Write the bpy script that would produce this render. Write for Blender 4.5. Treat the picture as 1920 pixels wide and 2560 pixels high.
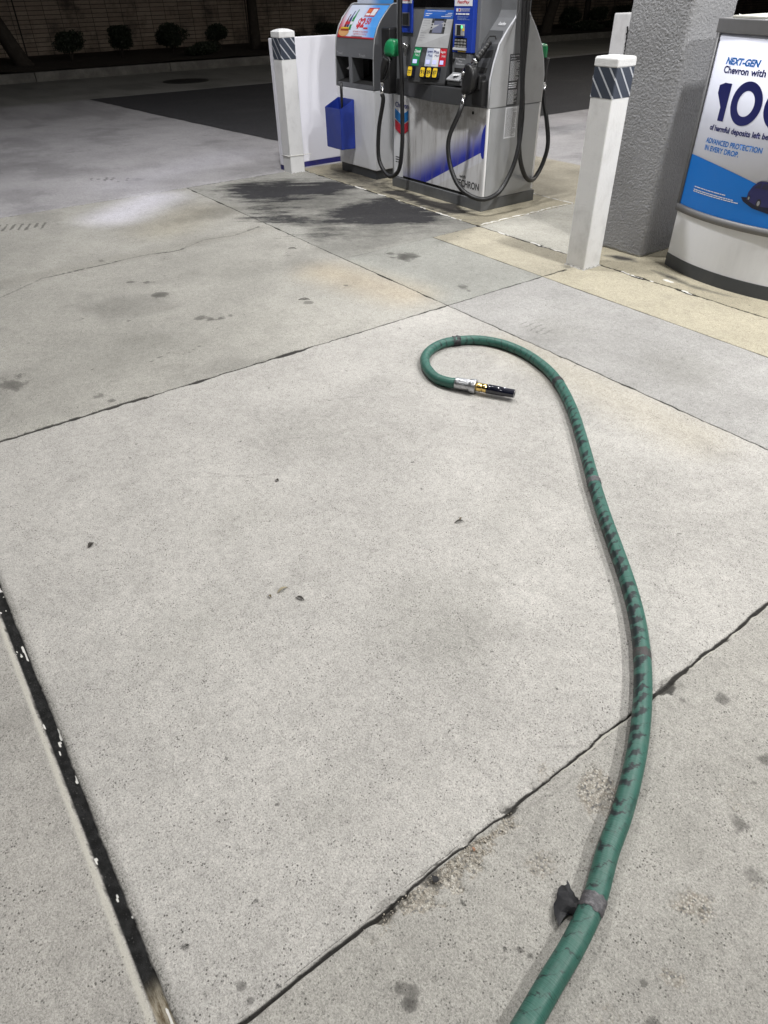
import bpy, bmesh, math, random
import numpy as np
from mathutils import Vector, Matrix

for _o in list(bpy.data.objects):
    bpy.data.objects.remove(_o, do_unlink=True)
SC = bpy.context.scene
COL = SC.collection
R = math.radians
random.seed(7)

# ------------------------------------------------------------------ camera, world, exposure
cam_d = bpy.data.cameras.new("camera")
cam = bpy.data.objects.new("camera", cam_d); COL.objects.link(cam)
pit, rol, yaw = R(38.01), R(-1.112), R(-54.504)
hd = Vector((math.sin(yaw), math.cos(yaw), 0)); rg = Vector((math.cos(yaw), -math.sin(yaw), 0)); zz = Vector((0, 0, 1))
fw = hd*math.cos(pit) - zz*math.sin(pit); up = hd*math.sin(pit) + zz*math.cos(pit)
r2 = rg*math.cos(rol) + up*math.sin(rol); u2 = -rg*math.sin(rol) + up*math.cos(rol)
m = Matrix((r2, u2, -fw)).transposed().to_4x4(); m.translation = Vector((0, 0, 1.5))
cam.matrix_world = m
cam_d.sensor_fit = 'HORIZONTAL'; cam_d.sensor_width = 36; cam_d.lens = 36*1683.3/1920
cam_d.clip_start = 0.05; cam_d.clip_end = 400
SC.camera = cam
SC.view_settings.view_transform = 'Standard'; SC.view_settings.look = 'None'
SC.view_settings.exposure = 0.12; SC.view_settings.gamma = 1

W = bpy.data.worlds.new("World"); SC.world = W; W.use_nodes = True
wn = W.node_tree.nodes; wl = W.node_tree.links
bg = wn["Background"]
sky = wn.new('ShaderNodeTexSky'); sky.sky_type = 'NISHITA'; sky.sun_disc = False
sky.sun_elevation = R(-6); sky.sun_rotation = R(200)
wl.new(sky.outputs[0], bg.inputs[0]); bg.inputs[1].default_value = 0.05

LAMP_H = 4.62
LAMPS = [  # x, y, watts, label of the fixture, colour
    (-1.0, 3.75, 165, "square LED canopy light above the stucco column and poster cabinet", (1, .992, .98)),
    (-4.3, 2.45, 150, "square LED canopy light above the lane in front of the fuel dispenser", (1, .992, .985)),
    (-1.0, -1.2, 30, "square LED canopy light above the near end of the empty lane", (1, .992, .98)),
    (2.3, 3.75, 270, "square LED canopy light above the near end of the island, behind the camera", (1, .992, .98)),
    (-5.3, 7.3, 120, "square LED canopy light above the far side of the fuel dispenser", (.98, .97, 1)),
    (-8.3, 2.45, 62, "added square fill light under the left edge of the canopy, left of the white board", (.93, .94, 1)),  # unseen light added to lift the ground at far left
    (-1.7, 8.2, 110, "square LED canopy light above the far lane beyond the poster cabinet", (1, .992, .985)),
    (-6.6, 12.6, 170, "added square fill light for the far wall, above the outer end of the next island", (1, .95, .86)),  # added out of view to brighten the block wall
    (-6.6, 17.0, 170, "added square fill light for the far wall, at the far edge of the canopy", (1, .93, .8)),  # second unseen light, added for the right part of the wall
]

# ------------------------------------------------------------------ helpers
def tag(o, label=None, cat=None, group=None, kind=None):
    if label: o['label'] = label
    if cat: o['category'] = cat
    if group: o['group'] = group
    if kind: o['kind'] = kind
    return o

def empty(name, loc=(0, 0, 0), label=None, cat=None, group=None):
    o = bpy.data.objects.new(name, None); o.empty_display_size = .05
    o.location = loc; COL.objects.link(o)
    o['_l'] = 0; del o['_l']
    return tag(o, label, cat, group)

def wloc(o):
    v = Vector((0, 0, 0))
    while o is not None:
        v += o.location; o = o.parent
    return v

def link(name, me, mat=None, parent=None):
    """mesh given in world coordinates; stored relative to the parent"""
    o = bpy.data.objects.new(name, me); COL.objects.link(o)
    if parent is not None:
        o.parent = parent; me.transform(Matrix.Translation(-wloc(parent)))
    if mat is not None:
        for mm in (mat if isinstance(mat, (list, tuple)) else [mat]): me.materials.append(mm)
    return o

class MB:
    def __init__(s): s.bm = bmesh.new(); s.uv = s.bm.loops.layers.uv.new('UVMap')
    def box(s, x0, x1, y0, y1, z0, z1, bev=0, seg=2, mi=0):
        b = bmesh.new()
        bmesh.ops.create_cube(b, size=1)
        for v in b.verts:
            v.co = Vector((x0+(x1-x0)*(v.co.x+.5), y0+(y1-y0)*(v.co.y+.5), z0+(z1-z0)*(v.co.z+.5)))
        if bev:
            bmesh.ops.bevel(b, geom=list(b.edges), offset=bev, segments=seg, profile=.5, affect='EDGES')
        s._merge(b, mi); return s
    def _merge(s, b, mi=0, mat=None, smooth=False):
        vm = {}
        for v in b.verts: vm[v] = s.bm.verts.new(mat @ v.co if mat else v.co)
        for f in b.faces:
            try:
                nf = s.bm.faces.new([vm[v] for v in f.verts]); nf.material_index = mi; nf.smooth = smooth or f.smooth
            except ValueError: pass
        b.free()
    def poly(s, pts, mi=0):
        vs = [s.bm.verts.new(p) for p in pts]
        f = s.bm.faces.new(vs); f.material_index = mi; return f
    def prism_x(s, prof, x0, x1, mi=0, bev=0):
        """prof: closed list of (y,z)"""
        b = bmesh.new()
        a = [b.verts.new((x0, y, z)) for y, z in prof]; c = [b.verts.new((x1, y, z)) for y, z in prof]
        n = len(prof)
        b.faces.new(a[::-1]); b.faces.new(c)
        for i in range(n): b.faces.new((a[i], a[(i+1) % n], c[(i+1) % n], c[i]))
        bmesh.ops.recalc_face_normals(b, faces=b.faces)
        if bev: bmesh.ops.bevel(b, geom=list(b.edges), offset=bev, segments=2, profile=.5, affect='EDGES')
        s._merge(b, mi); return s
    def prism_z(s, prof, z0, z1, mi=0, bev=0):
        b = bmesh.new()
        a = [b.verts.new((x, y, z0)) for x, y in prof]; c = [b.verts.new((x, y, z1)) for x, y in prof]
        n = len(prof)
        b.faces.new(a[::-1]); b.faces.new(c)
        for i in range(n): b.faces.new((a[i], a[(i+1) % n], c[(i+1) % n], c[i]))
        bmesh.ops.recalc_face_normals(b, faces=b.faces)
        if bev: bmesh.ops.bevel(b, geom=list(b.edges), offset=bev, segments=2, profile=.5, affect='EDGES')
        s._merge(b, mi); return s
    def loft(s, A, B, mi=0, caps=True):
        a = [s.bm.verts.new(p) for p in A]; c = [s.bm.verts.new(p) for p in B]; n = len(A)
        if caps: s.bm.faces.new(a[::-1]).material_index = mi; s.bm.faces.new(c).material_index = mi
        for i in range(n): s.bm.faces.new((a[i], a[(i+1) % n], c[(i+1) % n], c[i])).material_index = mi
        return s
    def tube(s, pts, rad, seg=14, cap=True, mi=0, s0=0.0):
        pts = [Vector(p) for p in pts]; n = len(pts)
        rf = rad if callable(rad) else (lambda i: rad)
        T = [(pts[min(i+1, n-1)]-pts[max(i-1, 0)]).normalized() for i in range(n)]
        ref = Vector((0, 0, 1)) if abs(T[0].z) < .9 else Vector((1, 0, 0))
        N = (ref - T[0]*ref.dot(T[0])).normalized()
        rings = []; L = s0; Ls = []
        for i in range(n):
            if i:
                N = (N - T[i]*N.dot(T[i])).normalized(); L += (pts[i]-pts[i-1]).length
            B = T[i].cross(N); Ls.append(L); r = rf(i)
            rings.append([s.bm.verts.new(pts[i]+(N*math.cos(2*math.pi*k/seg)+B*math.sin(2*math.pi*k/seg))*r) for k in range(seg)])
        for i in range(n-1):
            for k in range(seg):
                k2 = (k+1) % seg
                f = s.bm.faces.new((rings[i][k], rings[i][k2], rings[i+1][k2], rings[i+1][k])); f.smooth = True; f.material_index = mi
                for lp, (a, bb) in zip(f.loops, ((k, i), (k+1, i), (k+1, i+1), (k, i+1))):
                    lp[s.uv].uv = (a/seg, Ls[bb])
        if cap:
            s.bm.faces.new(rings[0][::-1]).material_index = mi; s.bm.faces.new(rings[-1]).material_index = mi
        return s
    def lathe(s, p0, p1, prof, seg=24, mi=0):
        """prof: (t, radius) with t in metres from p0 to p1"""
        p0 = Vector(p0); d = (Vector(p1)-p0).normalized()
        ref = Vector((0, 0, 1)) if abs(d.z) < .9 else Vector((1, 0, 0))
        N = (ref-d*ref.dot(d)).normalized(); B = d.cross(N); rings = []
        for t, r in prof:
            rings.append([s.bm.verts.new(p0+d*t+(N*math.cos(2*math.pi*k/seg)+B*math.sin(2*math.pi*k/seg))*max(r, 1e-4)) for k in range(seg)])
        for i in range(len(rings)-1):
            sm = abs(prof[i+1][0]-prof[i][0]) > 1e-5
            for k in range(seg):
                f = s.bm.faces.new((rings[i][k], rings[i][(k+1) % seg], rings[i+1][(k+1) % seg], rings[i+1][k])); f.smooth = sm; f.material_index = mi
        s.bm.faces.new(rings[0][::-1]); s.bm.faces.new(rings[-1])
        return s
    def build(s, name, mat=None, parent=None, norm=True):
        if norm: bmesh.ops.recalc_face_normals(s.bm, faces=s.bm.faces)
        me = bpy.data.meshes.new(name); s.bm.to_mesh(me); s.bm.free()
        return link(name, me, mat, parent)

def catmull(P, n=8):
    P = [Vector(p) for p in P]; Q = [P[0]*2-P[1]]+P+[P[-1]*2-P[-2]]; out = []
    for i in range(1, len(Q)-2):
        a, b, c, d = Q[i-1:i+3]
        for k in range(n):
            t = k/n
            out.append(.5*((2*b)+(c-a)*t+(2*a-5*b+4*c-d)*t*t+(3*b-a-3*c+d)*t**3))
    out.append(P[-1]); return out

# ---- materials
def newmat(name):
    mt = bpy.data.materials.new(name); mt.use_nodes = True
    nt = mt.node_tree; return mt, nt, nt.nodes["Principled BSDF"]

def nmath(nt, op, a, b=None, c=None, clamp=False):
    n = nt.nodes.new('ShaderNodeMath'); n.operation = op; n.use_clamp = clamp
    for i, v in enumerate((a, b, c)):
        if v is None: continue
        if isinstance(v, (int, float)): n.inputs[i].default_value = v
        else: nt.links.new(v, n.inputs[i])
    return n.outputs[0]

def noise(nt, vec, scale, detail=3, rough=.5, out=0):
    n = nt.nodes.new('ShaderNodeTexNoise'); n.inputs['Scale'].default_value = scale
    n.inputs['Detail'].default_value = detail; n.inputs['Roughness'].default_value = rough
    if vec is not None: nt.links.new(vec, n.inputs['Vector'])
    return n.outputs[out]

def ramp(nt, val, a, b, inv=False):
    n = nt.nodes.new('ShaderNodeMapRange'); n.interpolation_type = 'SMOOTHSTEP'
    nt.links.new(val, n.inputs[0]); n.inputs[1].default_value = a; n.inputs[2].default_value = b
    n.inputs[3].default_value = 1 if inv else 0; n.inputs[4].default_value = 0 if inv else 1
    return n.outputs[0]

def mixc(nt, fac, a, b, mode='MIX'):
    n = nt.nodes.new('ShaderNodeMix'); n.data_type = 'RGBA'; n.blend_type = mode
    if isinstance(fac, (int, float)): n.inputs[0].default_value = fac
    else: nt.links.new(fac, n.inputs[0])
    for i, v in ((6, a), (7, b)):
        if isinstance(v, (tuple, list)): n.inputs[i].default_value = (*v[:3], 1)
        else: nt.links.new(v, n.inputs[i])
    return n.outputs[2]

def objco(nt):
    g = nt.nodes.new('ShaderNodeNewGeometry'); return g.outputs['Position']

def scalev(nt, vec, s):
    n = nt.nodes.new('ShaderNodeMapping'); n.inputs['Scale'].default_value = s
    nt.links.new(vec, n.inputs['Vector']); return n.outputs[0]

def bump(nt, bs, h, strength, dist):
    n = nt.nodes.new('ShaderNodeBump'); n.inputs['Strength'].default_value = strength; n.inputs['Distance'].default_value = dist
    nt.links.new(h, n.inputs['Height']); nt.links.new(n.outputs[0], bs.inputs['Normal'])

_mc = {}
def paint(name, col, rough=.5, metal=0, dirt=.25, dcol=(.12, .11, .1), dscale=6, streak=1.0, bmp=.15, bscale=60, coat=0, spec=.5):
    """a painted or plastic surface with dirt, uneven gloss and faint unevenness"""
    if name in _mc: return _mc[name]
    mt, nt, b = newmat(name); P = objco(nt)
    v = scalev(nt, P, (1, 1, streak))
    d = ramp(nt, noise(nt, v, dscale, 6, .65), .45, .8)
    d2 = ramp(nt, noise(nt, P, dscale*9, 3, .6), .62, .75)
    f = nmath(nt, 'MULTIPLY', nmath(nt, 'ADD', d, nmath(nt, 'MULTIPLY', d2, .5), clamp=True), dirt)
    c = mixc(nt, f, col, dcol)
    nt.links.new(c, b.inputs['Base Color'])
    rr = nmath(nt, 'ADD', rough-.08, nmath(nt, 'MULTIPLY', noise(nt, P, 14, 3), .2))
    nt.links.new(rr, b.inputs['Roughness']); b.inputs['Metallic'].default_value = metal
    b.inputs['Coat Weight'].default_value = coat; b.inputs['Specular IOR Level'].default_value = spec
    if bmp: bump(nt, b, noise(nt, P, bscale, 4), bmp, .002)
    _mc[name] = mt; return mt

def glow(name, col, st):
    mt, nt, b = newmat(name); b.inputs['Base Color'].default_value = (*col, 1)
    b.inputs['Emission Color'].default_value = (*col, 1); b.inputs['Emission Strength'].default_value = st
    return mt

WHITE = paint('white_paint', (.76, .76, .76), .45, dirt=.30, dcol=(.26, .25, .23), dscale=8, streak=.8, bmp=.7, bscale=55)
WHITE_S = paint('white_enamel', (.78, .79, .82), .4, dirt=.22, dcol=(.30, .30, .31), dscale=4, streak=.25, bmp=.05)
NAVY = paint('navy_sheeting', (.045, .055, .078), .35, dirt=.15, bmp=.05)
SILV = paint('silver_stripe', (.5, .52, .56), .35, dirt=.15, bmp=.05)
STAIN = paint('brushed_steel', (.36, .37, .39), .38, .55, dirt=.3, dcol=(.16, .155, .15), dscale=5, streak=.3, bmp=.05)
GREYP = paint('grey_panel', (.155, .16, .17), .42, dirt=.3, dcol=(.07, .07, .07), bmp=.08)
LGREY = paint('light_grey_panel', (.36, .365, .375), .42, dirt=.25, bmp=.08)
SILVP = paint('silver_panel', (.4, .41, .425), .36, .25, dirt=.25, dcol=(.2, .2, .2), streak=.3, bmp=.05)
DGREY = paint('dark_grey_plastic', (.05, .052, .056), .45, dirt=.2, dcol=(.12, .11, .1), bmp=.15)
BLACKP = paint('black_plastic', (.013, .013, .014), .4, dirt=.15, dcol=(.06, .06, .06), bmp=.2)
BLACKR = paint('black_rubber', (.012, .012, .013), .42, dirt=.2, dcol=(.05, .05, .05), bmp=.25, bscale=120)
VOID = paint('dark_recess', (.006, .006, .006), .8, dirt=0, bmp=0)
ZINC = paint('galvanised_base', (.17, .175, .18), .55, .3, dirt=.5, dcol=(.07, .07, .075), dscale=9, streak=.5, bmp=.3)
CHROME = paint('bright_metal', (.75, .76, .78), .18, 1, dirt=.1, bmp=.1)
ALU = paint('scuffed_aluminium', (.5, .51, .53), .33, .9, dirt=.4, dcol=(.15, .15, .16), dscale=40, bmp=.6, bscale=160)
BRASS = paint('brass', (.78, .56, .2), .2, 1, dirt=.15, dcol=(.3, .2, .08), dscale=30, bmp=.1)
GLOSSB = paint('glossy_navy_plastic', (.008, .009, .02), .14, dirt=.05, bmp=.05, coat=.5)
BLUE = paint('blue_plastic', (.015, .04, .3), .4, dirt=.2, dcol=(.03, .04, .1), bmp=.15)
BLUEL = paint('blue_label', (.012, .045, .35), .4, dirt=.05, bmp=0)
BLUEB = paint('bright_blue_label', (.03, .13, .5), .4, dirt=.05, bmp=0)
GREEN = paint('green_vinyl', (.01, .22, .08), .35, dirt=.12, bmp=.5, bscale=40)
REDL = paint('red_print', (.5, .015, .03), .45, dirt=.03, bmp=0)
GREENL = paint('green_print', (.005, .2, .07), .45, dirt=.03, bmp=0)
WPRINT = paint('white_print', (.72, .73, .76), .45, dirt=.03, bmp=0)
NAVYPR = paint('navy_print', (.008, .012, .13), .45, dirt=.02, bmp=0)
MBLUE = paint('mid_blue_print', (.03, .2, .62), .45, dirt=.02, bmp=0)
CYANB = paint('cyan_blue_print', (.0, .16, .58), .45, dirt=.03, bmp=0)
BLACKPR = paint('black_print', (.02, .02, .025), .45, dirt=.02, bmp=0)
YELLOW = paint('yellow_print', (.8, .55, .03), .45, dirt=.08, bmp=0)
KEYS = paint('key_metal', (.6, .6, .6), .25, .9, bmp=.2)
SCREEN = glow('display_glass', (.12, .13, .19), .12)
LED = glow('green_led', (.1, .9, .3), 1.5)
PAPER = paint('white_paper', (.8, .8, .82), .8, dirt=.05, bmp=.6, bscale=80)

# ---- lettering
def text_mesh(s, bold=0.0, shear=0.0):
    cu = bpy.data.curves.new('t', 'FONT'); cu.body = s; cu.offset = bold; cu.shear = shear; cu.resolution_u = 5
    ob = bpy.data.objects.new('t', cu); me = bpy.data.meshes.new_from_object(ob)
    bpy.data.objects.remove(ob); bpy.data.curves.remove(cu)
    return me

def lettering(s, u0, u1, v0, v1, mapf, mat, parent, bold=0.0, shear=0.0, name='lettering', bend=0):
    me = text_mesh(s, bold, shear)
    if not me.vertices: return None
    xs = [v.co.x for v in me.vertices]; ys = [v.co.y for v in me.vertices]
    a0, a1, b0, b1 = min(xs), max(xs), min(ys), max(ys)
    for v in me.vertices:
        v.co = Vector((u0+(v.co.x-a0)/(a1-a0)*(u1-u0), v0+(v.co.y-b0)/max(b1-b0, 1e-6)*(v1-v0), 0))
    if bend:
        bm = bmesh.new(); bm.from_mesh(me)
        x = u0+bend
        while x < u1:
            bmesh.ops.bisect_plane(bm, geom=bm.verts[:]+bm.edges[:]+bm.faces[:], plane_co=(x, 0, 0), plane_no=(1, 0, 0)); x += bend
        bm.to_mesh(me); bm.free()
    for v in me.vertices: v.co = Vector(mapf(v.co.x, v.co.y))
    me.name = name
    return link(name, me, mat, parent)

def dashes(u0, u1, v0, v1, rows, mapf, mat, parent, name='small_print', fill=.45, seed=1, nseg=1):
    """rows of print too small to read: word-length marks"""
    rnd = random.Random(seed); mb = MB(); h = (v1-v0)/rows; cw = h*.5
    for r in range(rows):
        y1 = v1-r*h-h*.2; y0 = y1-h*fill; x = u0; end = u1-(u1-u0)*rnd.choice((0, 0, .05, .3, .1))
        while x < end:
            w = min(cw*rnd.uniform(2, 8), end-x)
            if w > cw*.6:
                mb.poly([mapf(x, y0), mapf(x+w, y0), mapf(x+w, y1), mapf(x, y1)])
            x += w+cw*.7
    return mb.build(name, mat, parent, norm=False)

def flatY(Y): return lambda u, v: (u, Y, v)
def flatX(X): return lambda u, v: (X, u, v)

# ------------------------------------------------------------------ ground
def hash2(ix, iy, seed):
    h = (ix.astype(np.int64)*374761393 + iy.astype(np.int64)*668265263 + seed*974711) & 0xffffffff
    h = ((h ^ (h >> 13))*1274126177) & 0xffffffff
    return ((h ^ (h >> 16)) & 0xffff)/65535.0
def vnoise(x, y, seed=0):
    ix = np.floor(x); iy = np.floor(y); fx = x-ix; fy = y-iy
    fx = fx*fx*(3-2*fx); fy = fy*fy*(3-2*fy)
    a = hash2(ix, iy, seed); b = hash2(ix+1, iy, seed); c = hash2(ix, iy+1, seed); d = hash2(ix+1, iy+1, seed)
    return a+(b-a)*fx+(c-a)*fy+(a-b-c+d)*fx*fy
def fbm(x, y, sc, octv=4, seed=0):
    s = 0; a = .5; t = 0
    for i in range(octv):
        s = s+a*vnoise(x*sc+13.7*i, y*sc-7.3*i, seed+i); t += a; sc *= 2.03; a *= .55
    return s/t
def sstep(a, b, x):
    t = np.clip((x-a)/(b-a), 0, 1); return t*t*(3-2*t)
def polysd(X, Y, P):
    """signed distance, positive inside"""
    P = np.array(P); d = np.full(X.shape, 1e9); ins = np.zeros(X.shape, bool); n = len(P)
    for i in range(n):
        a = P[i]; b = P[(i+1) % n]; e = b-a; wx = X-a[0]; wy = Y-a[1]
        t = np.clip((wx*e[0]+wy*e[1])/(e@e), 0, 1); d = np.minimum(d, np.hypot(wx-e[0]*t, wy-e[1]*t))
        c = ((a[1] > Y) != (b[1] > Y)) & (X < (b[0]-a[0])*(Y-a[1])/(b[1]-a[1]+1e-12)+a[0]); ins ^= c
    return np.where(ins, d, -d)
def segd(X, Y, pts):
    d = np.full(X.shape, 1e9)
    for a, b in zip(pts[:-1], pts[1:]):
        a = np.array(a); b = np.array(b); e = b-a
        t = np.clip(((X-a[0])*e[0]+(Y-a[1])*e[1])/(e@e), 0, 1); d = np.minimum(d, np.hypot(X-a[0]-e[0]*t, Y-a[1]-e[1]*t))
    return d

OX = [-.06, -.045, -.034, -.026, -.02, -.016, -.012, -.009, -.006, -.004, -.002, 0, .002, .004, .006, .009, .012, .016, .02, .026, .034, .045, .06]
OF = [-.012, -.008, -.005, -.003, -.0015, 0, .0015, .003, .005, .008, .012]
def axis(ranges, joints, fine):
    c = []
    for a, b, st in ranges: c += list(np.arange(a, b, st))
    c.append(ranges[-1][1])
    for j in joints: c += [j+o for o in OF]
    for j in fine: c += [j+o for o in OX]
    c = np.unique(np.round(np.array(c), 4))
    keep = [c[0]]
    for v in c[1:]:
        if v-keep[-1] > .0012: keep.append(v)
    return np.array(keep)
XJ = -0.488
xs = axis([(-60, -20, 2), (-20, -12, .4), (-12, -7.2, .06), (-7.2, -3.2, .02), (-3.2, .25, .0085), (.25, 1.2, .05), (1.2, 8, .5)],
          [-2.94, -4.06, -6.80], [XJ])
ys = axis([(-14, -1.6, .4), (-1.6, -.4, .04), (-.4, 2.9, .0085), (2.9, 5.2, .015), (5.2, 9, .06), (9, 20, .4), (20, 60, 2)],
          [2.59, 3.395, 3.86, 4.95], [-.108])
X, Y = np.meshgrid(xs, ys, indexing='ij')
nx, ny = X.shape
lo = fbm(X, Y, .9, 4, 3); mid = fbm(X, Y, 3.1, 4, 9); fi = fbm(X, Y, 14, 3, 21)
# slab tones (albedo)
base = np.zeros((nx, ny, 3)); base[:] = (.392, .379, .355)
def region(mask, col): base[mask] = col
region(X > XJ, (.325, .314, .288))
region(Y < -.108, (.325, .312, .288))
region((X < -2.94) & (Y < 2.59) & (Y > -.108), (.335, .325, .295))
region((X > -2.94) & (Y > 2.59) & (Y < 3.395), (.325, .318, .305))
region((X < -2.94) & (X > -4.06) & (Y > 2.59) & (Y < 3.395), (.30, .30, .275))
region((X < -4.06) & (X > -6.8) & (Y > 2.59) & (Y < 3.86), (.30, .295, .27))
region((X > -2.94) & (Y > 3.395) & (Y < 3.86), (.385, .352, .27))
region((X < -2.94) & (X > -4.06) & (Y > 3.395) & (Y < 3.86), (.38, .35, .275))
region((Y > 3.86) & (X > -6.8), (.33, .30, .225))
region((Y > 3.86) & (X > -4.06) & (X < -3.1), (.36, .35, .31))
region((Y > 4.95) & (X > -7.6), (.37, .34, .27))
region((Y > 6.2) & (X > -7.6), (.38, .37, .37))
region(X < -6.8, (.33, .32, .325))  # faint lavender lamp tint put into this slab colour
region(X < -14.2, (.22, .215, .20))
def blend(mask, col, k):
    mk = (np.clip(mask, 0, 1)*k)[..., None]; base[:] = base*(1-mk)+np.array(col)*mk
# soft colour patches: old dirt and rust, with tinted light and glare painted in
blend(1-sstep(.0, .35, segd(X, Y, [(-3.25, 2.5), (-3.9, 2.35)])), (.36, .29, .19), .45)
blend((1-sstep(.0, .28, segd(X, Y, [(-2.3, 2.5), (-1.2, 2.45)])))*(Y < 2.59), (.42, .385, .31), .5)
blend((1-sstep(.0, .16, segd(X, Y, [(-5.05, .5), (-5.08, 2.45)]))), (.22, .21, .18), .35)
blend((1-sstep(0, .6, segd(X, Y, [(-7.3, 2.2), (-8.0, 3.6)])))*(X < -6.8), (.40, .39, .42), .5)  # lavender lamp tint painted on the far left ground
blend((1-sstep(.0, .5, segd(X, Y, [(-5.6, 1.9), (-5.9, 2.3)]))), (.30, .27, .2), .45)  # warm tint of the light, painted beside the pale glare
blend((1-sstep(.0, .45, segd(X, Y, [(-6.2, 1.7), (-6.6, 2.2)]))), (.56, .55, .60), .8)  # pale glare of light painted into the slab colour
for (px, py, rr, k) in [(-1.47, .33, .28, .35), (-1.05, .95, .3, .3), (-1.9, .7, .3, .3), (-.75, .35, .2, .25), (-1.3, 1.5, .22, .2), (-2.2, 1.2, .3, .18),
                        (-.25, .95, .16, .3), (-.15, 1.2, .2, .35), (-3.5, .9, .4, .35), (-4.3, 1.9, .5, .3), (-3.4, 1.6, .3, .22), (-.1, .8, .1, .4), (-1.6, 2.95, .3, .25), (-2.3, 2.85, .25, .25)]:
    blend(1-sstep(0, rr, np.hypot(X-px, Y-py)+(mid-.5)*rr), (.24, .235, .21), k)
far = sstep(-6, -12, X)
tone = 1+(lo-.5)*.38+(mid-.5)*.24+(fi-.5)*.16
bl = fbm(X, Y, 1.7, 5, 77)
tone *= 1-.22*sstep(.5, .72, bl)*(X < -2.94)
base *= tone[..., None]
# joints
wob = (fbm(X, Y, 22, 4, 5)-.5)
wob2 = (fbm(X, Y, 70, 3, 15)-.5)
joint = np.zeros_like(X); Z = np.zeros_like(X); pale = np.zeros_like(X)
def jline(coord, along, c0, a0, a1, w, depth=.004, amp=.004, dark=1.0, chipamp=0.0, seed=1):
    global joint, Z
    c = coord+wob*amp*2
    ww = w*(.55+1.1*fbm(along, along*0, 7, 3, seed))+chipamp*sstep(.62, .8, fbm(along, coord*0, 5, 3, seed+4))
    m_ = (1-sstep(.6, 1.25, np.abs(c-c0)/ww))*sstep(a0-.01, a0+.01, along)*(1-sstep(a1-.01, a1+.01, along))
    joint = np.maximum(joint, m_*dark); Z = np.minimum(Z, -m_*depth)
jline(Y, X, 2.59, -6.8, 8, .0038, amp=.007, chipamp=.006, seed=3)
jline(Y, X, 3.395, -4.06, 8, .0042, amp=.001, dark=.95)
jline(Y, X, 3.862, -6.8, 8, .007, amp=.012, chipamp=.01, seed=9)
jline(Y, X, 4.95, -4.6, -2.0, .006, amp=.01, dark=.8)
jline(X, Y, -2.94, -.1, 3.62, .0048, amp=.008, dark=.95, chipamp=.012, seed=12)
jline(X, Y, -2.945, -.1, .75, .008, amp=.012, dark=.9, chipamp=.012, seed=14)
jline(X, Y, -4.06, 2.59, 4.95, .004, amp=.006, dark=.6, chipamp=.005, seed=22)
jline(X, Y, -6.80, .2, 3.62, .007, amp=.02, dark=.55, chipamp=.01, seed=31)
jline(X, Y, -9.4, -8, 20, .02, amp=.01, dark=.5)
jline(X, Y, XJ, -.1, 8, .0027, depth=.006, amp=.0060, chipamp=.004, seed=41)
pale = np.maximum(pale, (1-sstep(.002, .006, np.abs(X-XJ-.005+wob*.006)))*(Y > .85)*.5)
# heavier groove near the camera, and its spalled chips
jline(X, Y, XJ+.001, -.1, .36, .0036, depth=.007, amp=.0025, seed=42)
jline(X, Y, XJ-.008, .0, .55, .0014, depth=.001, amp=.002, dark=.6, seed=43)
jline(X, Y, XJ+.010, .86, 1.9, .0013, depth=.001, amp=.002, dark=.7, seed=44)
for (cy, cx, ly, lx, dp) in [(.61, XJ-.014, .036, .013, .012), (.60, XJ-.006, .05, .006, .012), (.455, XJ+.018, .022, .011, .004), (.44, XJ-.014, .05, .013, .008), (.50, XJ-.012, .03, .01, .008), (.355, XJ+.014, .05, .013, .011), (.53, XJ+.012, .06, .01, .006),
                            (1.27, XJ+.014, .05, .018, .012), (1.36, XJ+.006, .04, .010, .008), (1.20, XJ+.004, .03, .008, .006), (.75, XJ-.012, .03, .012, .005), (.70, XJ+.006, .05, .008, .006)]:
    e = np.sqrt(((X-(cx*.6+XJ*.4))/lx)**2+((Y-cy)/ly)**2)+wob*3.4+wob2*1.8+.12
    mm_ = 1-sstep(.6, 1.1, e); Z = np.minimum(Z, -mm_*dp); joint = np.maximum(joint, (1-sstep(.1, 1.0, e))*.8)
rough = np.zeros_like(X)
sp = (1-sstep(.6, 1.1, np.sqrt(((X-(XJ+.024))/.040)**2+((Y-.49)/.19)**2)+wob*1.5+wob2*.7))*(X > XJ+.003)*1.15
pale = np.maximum(pale, sp*.25)
sp = np.clip(sp, 0, 1)
rough = np.maximum(rough, sp); Z = Z-sp*(.003+.004*fi)-sp*.006*(fbm(X, Y, 110, 2, 61)-.4)
for (px, py, rr, k) in [(-.40, .88, .075, .8), (-.36, .66, .055, .7), (-.33, .78, .03, .5), (-.3, .6, .03, .4), (-.12, .86, .05, .8), (-.06, .70, .03, .7), (-.1, .55, .04, .5), (-.05, .46, .05, .7), (-.2, 1.12, .06, .5), (-.5, .82, .04, .6), (-.06, .98, .04, .6)]:
    rough = np.maximum(rough, k*(1-sstep(.3, 1.1, np.hypot(X-px, Y-py)/rr+wob*1.5)))
# natural cracks
cr = segd(X, Y, [(-4.72, .1), (-4.78, .5), (-4.98, .8), (-5.0, 1.2), (-5.03, 1.5), (-4.97, 1.75), (-5.1, 2.0), (-5.06, 2.25), (-5.15, 2.5)])+np.abs(wob)*.03
crm = (1-sstep(.008, .026, cr))*(.75+.25*sstep(.45, .6, fbm(X, Y, 4, 2, 88))); joint = np.maximum(joint, crm*.68)
cr = segd(X, Y, [(-3.3, .9), (-3.34, 1.02), (-3.27, 1.08), (-3.33, 1.2)])+np.abs(wob)*.02
joint = np.maximum(joint, (1-sstep(.003, .012, cr))*.6)
cr = segd(X, Y, [(-.60, .30), (-.66, .30), (-.73, .33)])+np.abs(wob)*.01
joint = np.maximum(joint, (1-sstep(.001, .005, cr))*.3)
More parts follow.
